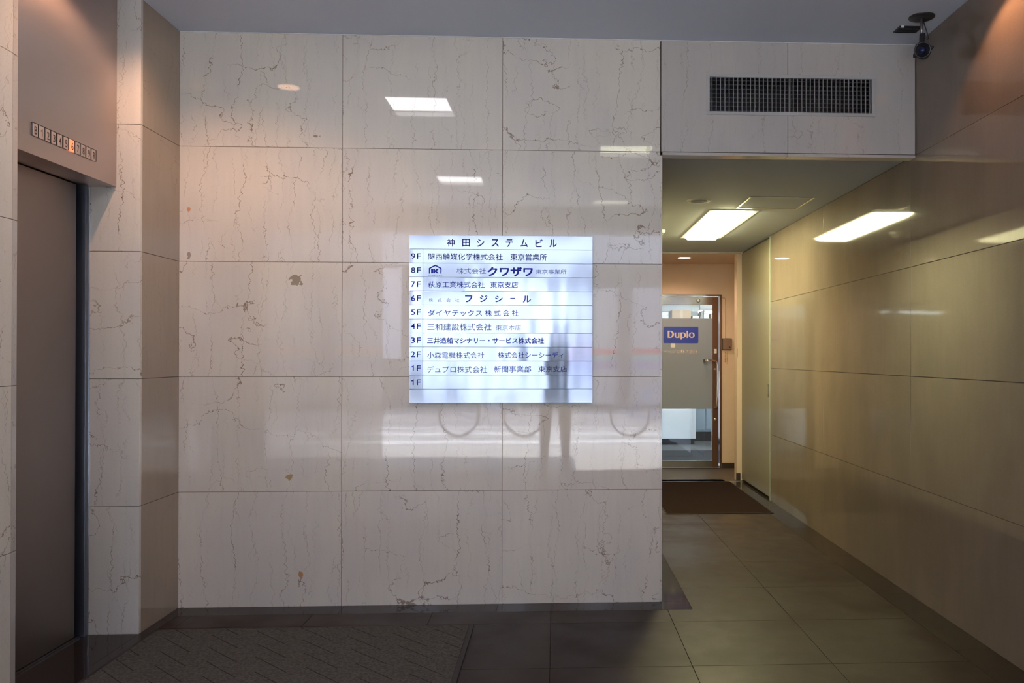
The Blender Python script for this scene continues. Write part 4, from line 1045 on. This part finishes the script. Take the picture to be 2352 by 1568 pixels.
# ------------------------------------------------------------------ the photographer, seen only as a dark mirrored figure in the polished wall
def person():
    C = [ # name, parent, pos, radius
     ('pelvis', None, (0, 0, 0.95), (0.155, 0.115)), ('waist', 'pelvis', (0, 0.0, 1.08), (0.145, 0.105)), ('chest', 'waist', (0, 0.0, 1.28), (0.165, 0.115)),
     ('neckb', 'chest', (0, -0.01, 1.43), (0.085, 0.075)), ('neck', 'neckb', (0, 0.0, 1.49), (0.055, 0.058)), ('jaw', 'neck', (0, 0.025, 1.545), (0.060, 0.075)), ('head', 'jaw', (0, 0.012, 1.61), (0.076, 0.095)), ('crown', 'head', (0, 0.0, 1.665), (0.062, 0.078))]
    for sgn, n in ((-1, 'l'), (1, 'r')):
        C += [('sh' + n, 'neckb', (sgn * 0.17, -0.01, 1.395), (0.062, 0.062)), ('el' + n, 'sh' + n, (sgn * 0.235, 0.03, 1.13), (0.046, 0.046)),
              ('wr' + n, 'el' + n, (sgn * 0.105, 0.245, 1.235), (0.030, 0.030)), ('pa' + n, 'wr' + n, (sgn * 0.082, 0.285, 1.268), (0.030, 0.018)),
              ('hip' + n, 'pelvis', (sgn * 0.095, 0, 0.88), (0.098, 0.098)), ('kn' + n, 'hip' + n, (sgn * 0.11, 0.015, 0.49), (0.064, 0.064)), ('an' + n, 'kn' + n, (sgn * 0.12, -0.02, 0.10), (0.042, 0.042)),
              ('he' + n, 'an' + n, (sgn * 0.12, -0.03, 0.045), (0.042, 0.042)), ('to' + n, 'he' + n, (sgn * 0.135, 0.15, 0.032), (0.040, 0.030))]
        for f, (dz, ln, cu) in enumerate(((0.026, 0.9, 0), (0.010, 1.0, 0), (-0.006, 0.95, 0), (-0.021, 0.75, 0))):
            a = 'f%d%s' % (f, n); x0 = sgn * 0.080
            C += [(a + 'a', 'pa' + n, (x0, 0.300, 1.268 + dz), (0.0095, 0.0095)), (a + 'b', a + 'a', (x0 - sgn * 0.022 * ln, 0.300 + 0.004, 1.270 + dz), (0.0085, 0.0085)), (a + 'c', a + 'b', (x0 - sgn * 0.042 * ln, 0.292, 1.270 + dz), (0.0075, 0.0075))]
        C += [('th' + n + 'a', 'pa' + n, (sgn * 0.072, 0.262, 1.292), (0.011, 0.011)), ('th' + n + 'b', 'th' + n + 'a', (sgn * 0.052, 0.262, 1.306), (0.009, 0.009))]
    me = bpy.data.meshes.new('person_body')
    idx = {c[0]: i for i, c in enumerate(C)}
    me.from_pydata([c[2] for c in C], [(idx[c[1]], i) for i, c in enumerate(C) if c[1]], [])
    o = bpy.data.objects.new('body', me); COL.objects.link(o)
    sk = o.modifiers.new('skin', 'SKIN'); sk.use_smooth_shade = True
    lay = me.skin_vertices[0].data
    for i, c in enumerate(C):
        lay[i].radius = c[3]; lay[i].use_root = (i == 0)
    sb = o.modifiers.new('sub', 'SUBSURF'); sb.levels = 2; sb.render_levels = 2
    dg = bpy.context.evaluated_depsgraph_get(); dg.update()
    nm = bpy.data.meshes.new_from_object(o.evaluated_get(dg)); bpy.data.objects.remove(o)
    mats = [plain('dark_navy_jacket', (0.018, 0.020, 0.028), 0.85), plain('dark_trousers', (0.016, 0.015, 0.016), 0.85), plain('skin', (0.50, 0.32, 0.24), 0.5), plain('black_shoes', (0.01, 0.01, 0.01), 0.4)]
    for m in mats: nm.materials.append(m)
    for p in nm.polygons:
        c = p.center; p.use_smooth = True
        p.material_index = 3 if c.z < 0.085 else 1 if c.z < 0.93 else 2 if (c.z > 1.475 or (c.y > 0.245 and c.z > 1.15 and abs(c.x) < 0.115)) else 0
    b = bpy.data.objects.new('body', nm); COL.objects.link(b)
    return b
pr = thing('person', 'person in a dark jacket and trousers taking a picture, mirrored in the polished wall', 'person')
body = person(); body.parent = pr
bmx = bmesh.new(); bmesh.ops.create_uvsphere(bmx, u_segments=24, v_segments=14, radius=1.0, matrix=Matrix.Translation((0, -0.018, 1.635)) @ Matrix.Diagonal((0.086, 0.100, 0.094, 1)))
bmesh.ops.delete(bmx, geom=[v for v in bmx.verts if v.co.z < 1.60 - (v.co.y < -0.03) * 0.05 or (v.co.y > 0.055 and v.co.z < 1.67)], context='VERTS')
mk('hair', bmx, plain('black_hair', (0.012, 0.010, 0.010), 0.5), pr, 0, True)
M_SKIN2 = bpy.data.materials['skin']
for sgn in (-1, 1):
    bmx = bmesh.new(); bmesh.ops.create_uvsphere(bmx, u_segments=12, v_segments=8, radius=1.0, matrix=Matrix.Translation((sgn * 0.029, 0.098, 1.612)) @ Matrix.Diagonal((0.012, 0.006, 0.006, 1)))
    mk('eye', bmx, M_BLACK, pr, 0, True)
    bmx = bmesh.new(); bmesh.ops.create_uvsphere(bmx, u_segments=12, v_segments=8, radius=1.0, matrix=Matrix.Translation((sgn * 0.078, 0.0, 1.595)) @ Matrix.Diagonal((0.008, 0.018, 0.030, 1)))
    mk('ear', bmx, M_SKIN2, pr, 0, True)
bmx = bmesh.new(); bm_cyl(bmx, (0, 0.100, 1.612), (0, 0.116, 1.582), 0.006, 0.012, 12); mk('nose', bmx, M_SKIN2, pr, 0.002, True)
bmx = bmesh.new(); bm_box(bmx, (-0.022, 0.086, 1.552), (0.022, 0.100, 1.558)); mk('mouth', bmx, plain('lips', (0.35, 0.14, 0.12), 0.5), pr, 0.002)
pr.location = (0.0, -4.885, 0.0)
ph_ = box('handheld_camera', (-0.062, -4.573, 1.272), (0.062, -4.553, 1.346), M_BLACK, None, 0.004)
tag(ph_, 'small black camera held up in both hands by the mirrored person', 'camera')
bmx = bmesh.new(); bm_cyl(bmx, (0, -4.553, 1.310), (0, -4.541, 1.310), 0.024, 0.021, 24); mk('lens_barrel', bmx, M_DARKMETAL, ph_, 0.001)

# bicycles parked on the pavement, caught only in the reflections
def ring(bm, c, R_, r, n=36, m=8):
    rs = []
    for i in range(n):
        t = 2 * PI * i / n; dvec = Vector((math.cos(t), 0, math.sin(t)))
        rs.append([bm.verts.new(Vector(c) + dvec * (R_ + r * math.cos(2 * PI * k / m)) + Vector((0, r * math.sin(2 * PI * k / m), 0))) for k in range(m)])
    for i in range(n):
        a, b_ = rs[i], rs[(i + 1) % n]
        for k in range(m):
            j = (k + 1) % m; bm.faces.new((a[k], a[j], b_[j], b_[k]))
def bicycle(x, y, mat, label):
    t = thing('bicycle', label, 'bicycle', 'bicycles parked at the kerb')
    for dx in (0, 1.04):
        bm = bmesh.new(); ring(bm, (x + dx, y, 0.335), 0.318, 0.017); wh = mk('wheel', bm, M_BLACK, t, 0, True)
        bm = bmesh.new(); ring(bm, (x + dx, y, 0.335), 0.298, 0.008)
        for k in range(18):
            a = 2 * PI * k / 18; bm_cyl(bm, (x + dx, y, 0.335), (x + dx + 0.297 * math.cos(a), y, 0.335 + 0.297 * math.sin(a)), 0.0012, seg=4)
        mk('rim', bm, M_CHROME, wh, 0, True)
    bm = bmesh.new()
    R0 = (x, y, 0.335); BB = (x + 0.42, y, 0.28); ST = (x + 0.30, y, 0.78); HT = (x + 0.84, y, 0.80); HB = (x + 0.88, y, 0.66); F0 = (x + 1.04, y, 0.335)
    for a, b_ in ((R0, BB), (R0, ST), (BB, ST), (BB, HB), (ST, HT), (HT, HB), (HB, F0)): bm_cyl(bm, a, b_, 0.014, seg=10)
    mk('frame', bm, mat, t, 0, True)
    bm = bmesh.new(); bm_tube(bm, [(x + 0.74, y - 0.28, 1.0), (x + 0.84, y - 0.20, 1.0), (x + 0.86, y, 0.99), (x + 0.84, y + 0.20, 1.0), (x + 0.74, y + 0.28, 1.0)], 0.011); bm_cyl(bm, HT, (x + 0.86, y, 0.99), 0.012); mk('handlebar', bm, M_CHROME, t, 0, True)
    bm = bmesh.new(); bm_prism(bm, [(x + 0.14, y - 0.08), (x + 0.14, y + 0.08), (x + 0.26, y + 0.05), (x + 0.40, y + 0.015), (x + 0.40, y - 0.015), (x + 0.26, y - 0.05)], 'Z', 0.875, 0.92); bm_cyl(bm, ST, (x + 0.28, y, 0.88), 0.011); mk('saddle', bm, M_BLACK, t, 0.006)
    bm = bmesh.new(); ring(bm, (x + 0.42, y + 0.03, 0.28), 0.085, 0.005, 24, 6); bm_cyl(bm, (x + 0.42, y - 0.07, 0.28), (x + 0.42, y + 0.07, 0.28), 0.012); bm_box(bm, (x + 0.36, y + 0.06, 0.11), (x + 0.46, y + 0.14, 0.13)); bm_cyl(bm, (x + 0.42, y + 0.06, 0.28), (x + 0.41, y + 0.06, 0.12), 0.008); mk('crank', bm, M_CHROME, t)
    place(t, (x + 0.5, y, 0))
bicycle(-1.55, -9.3, plain('silver_frame', (0.6, 0.6, 0.62), 0.3, 0.8), 'silver bicycle parked across the entrance, mirrored left of the dark figure')
bicycle(1.22, -9.3, plain('blue_frame', (0.1, 0.2, 0.5), 0.3, 0.3), 'blue bicycle parked across the entrance, mirrored right of the dark figure')
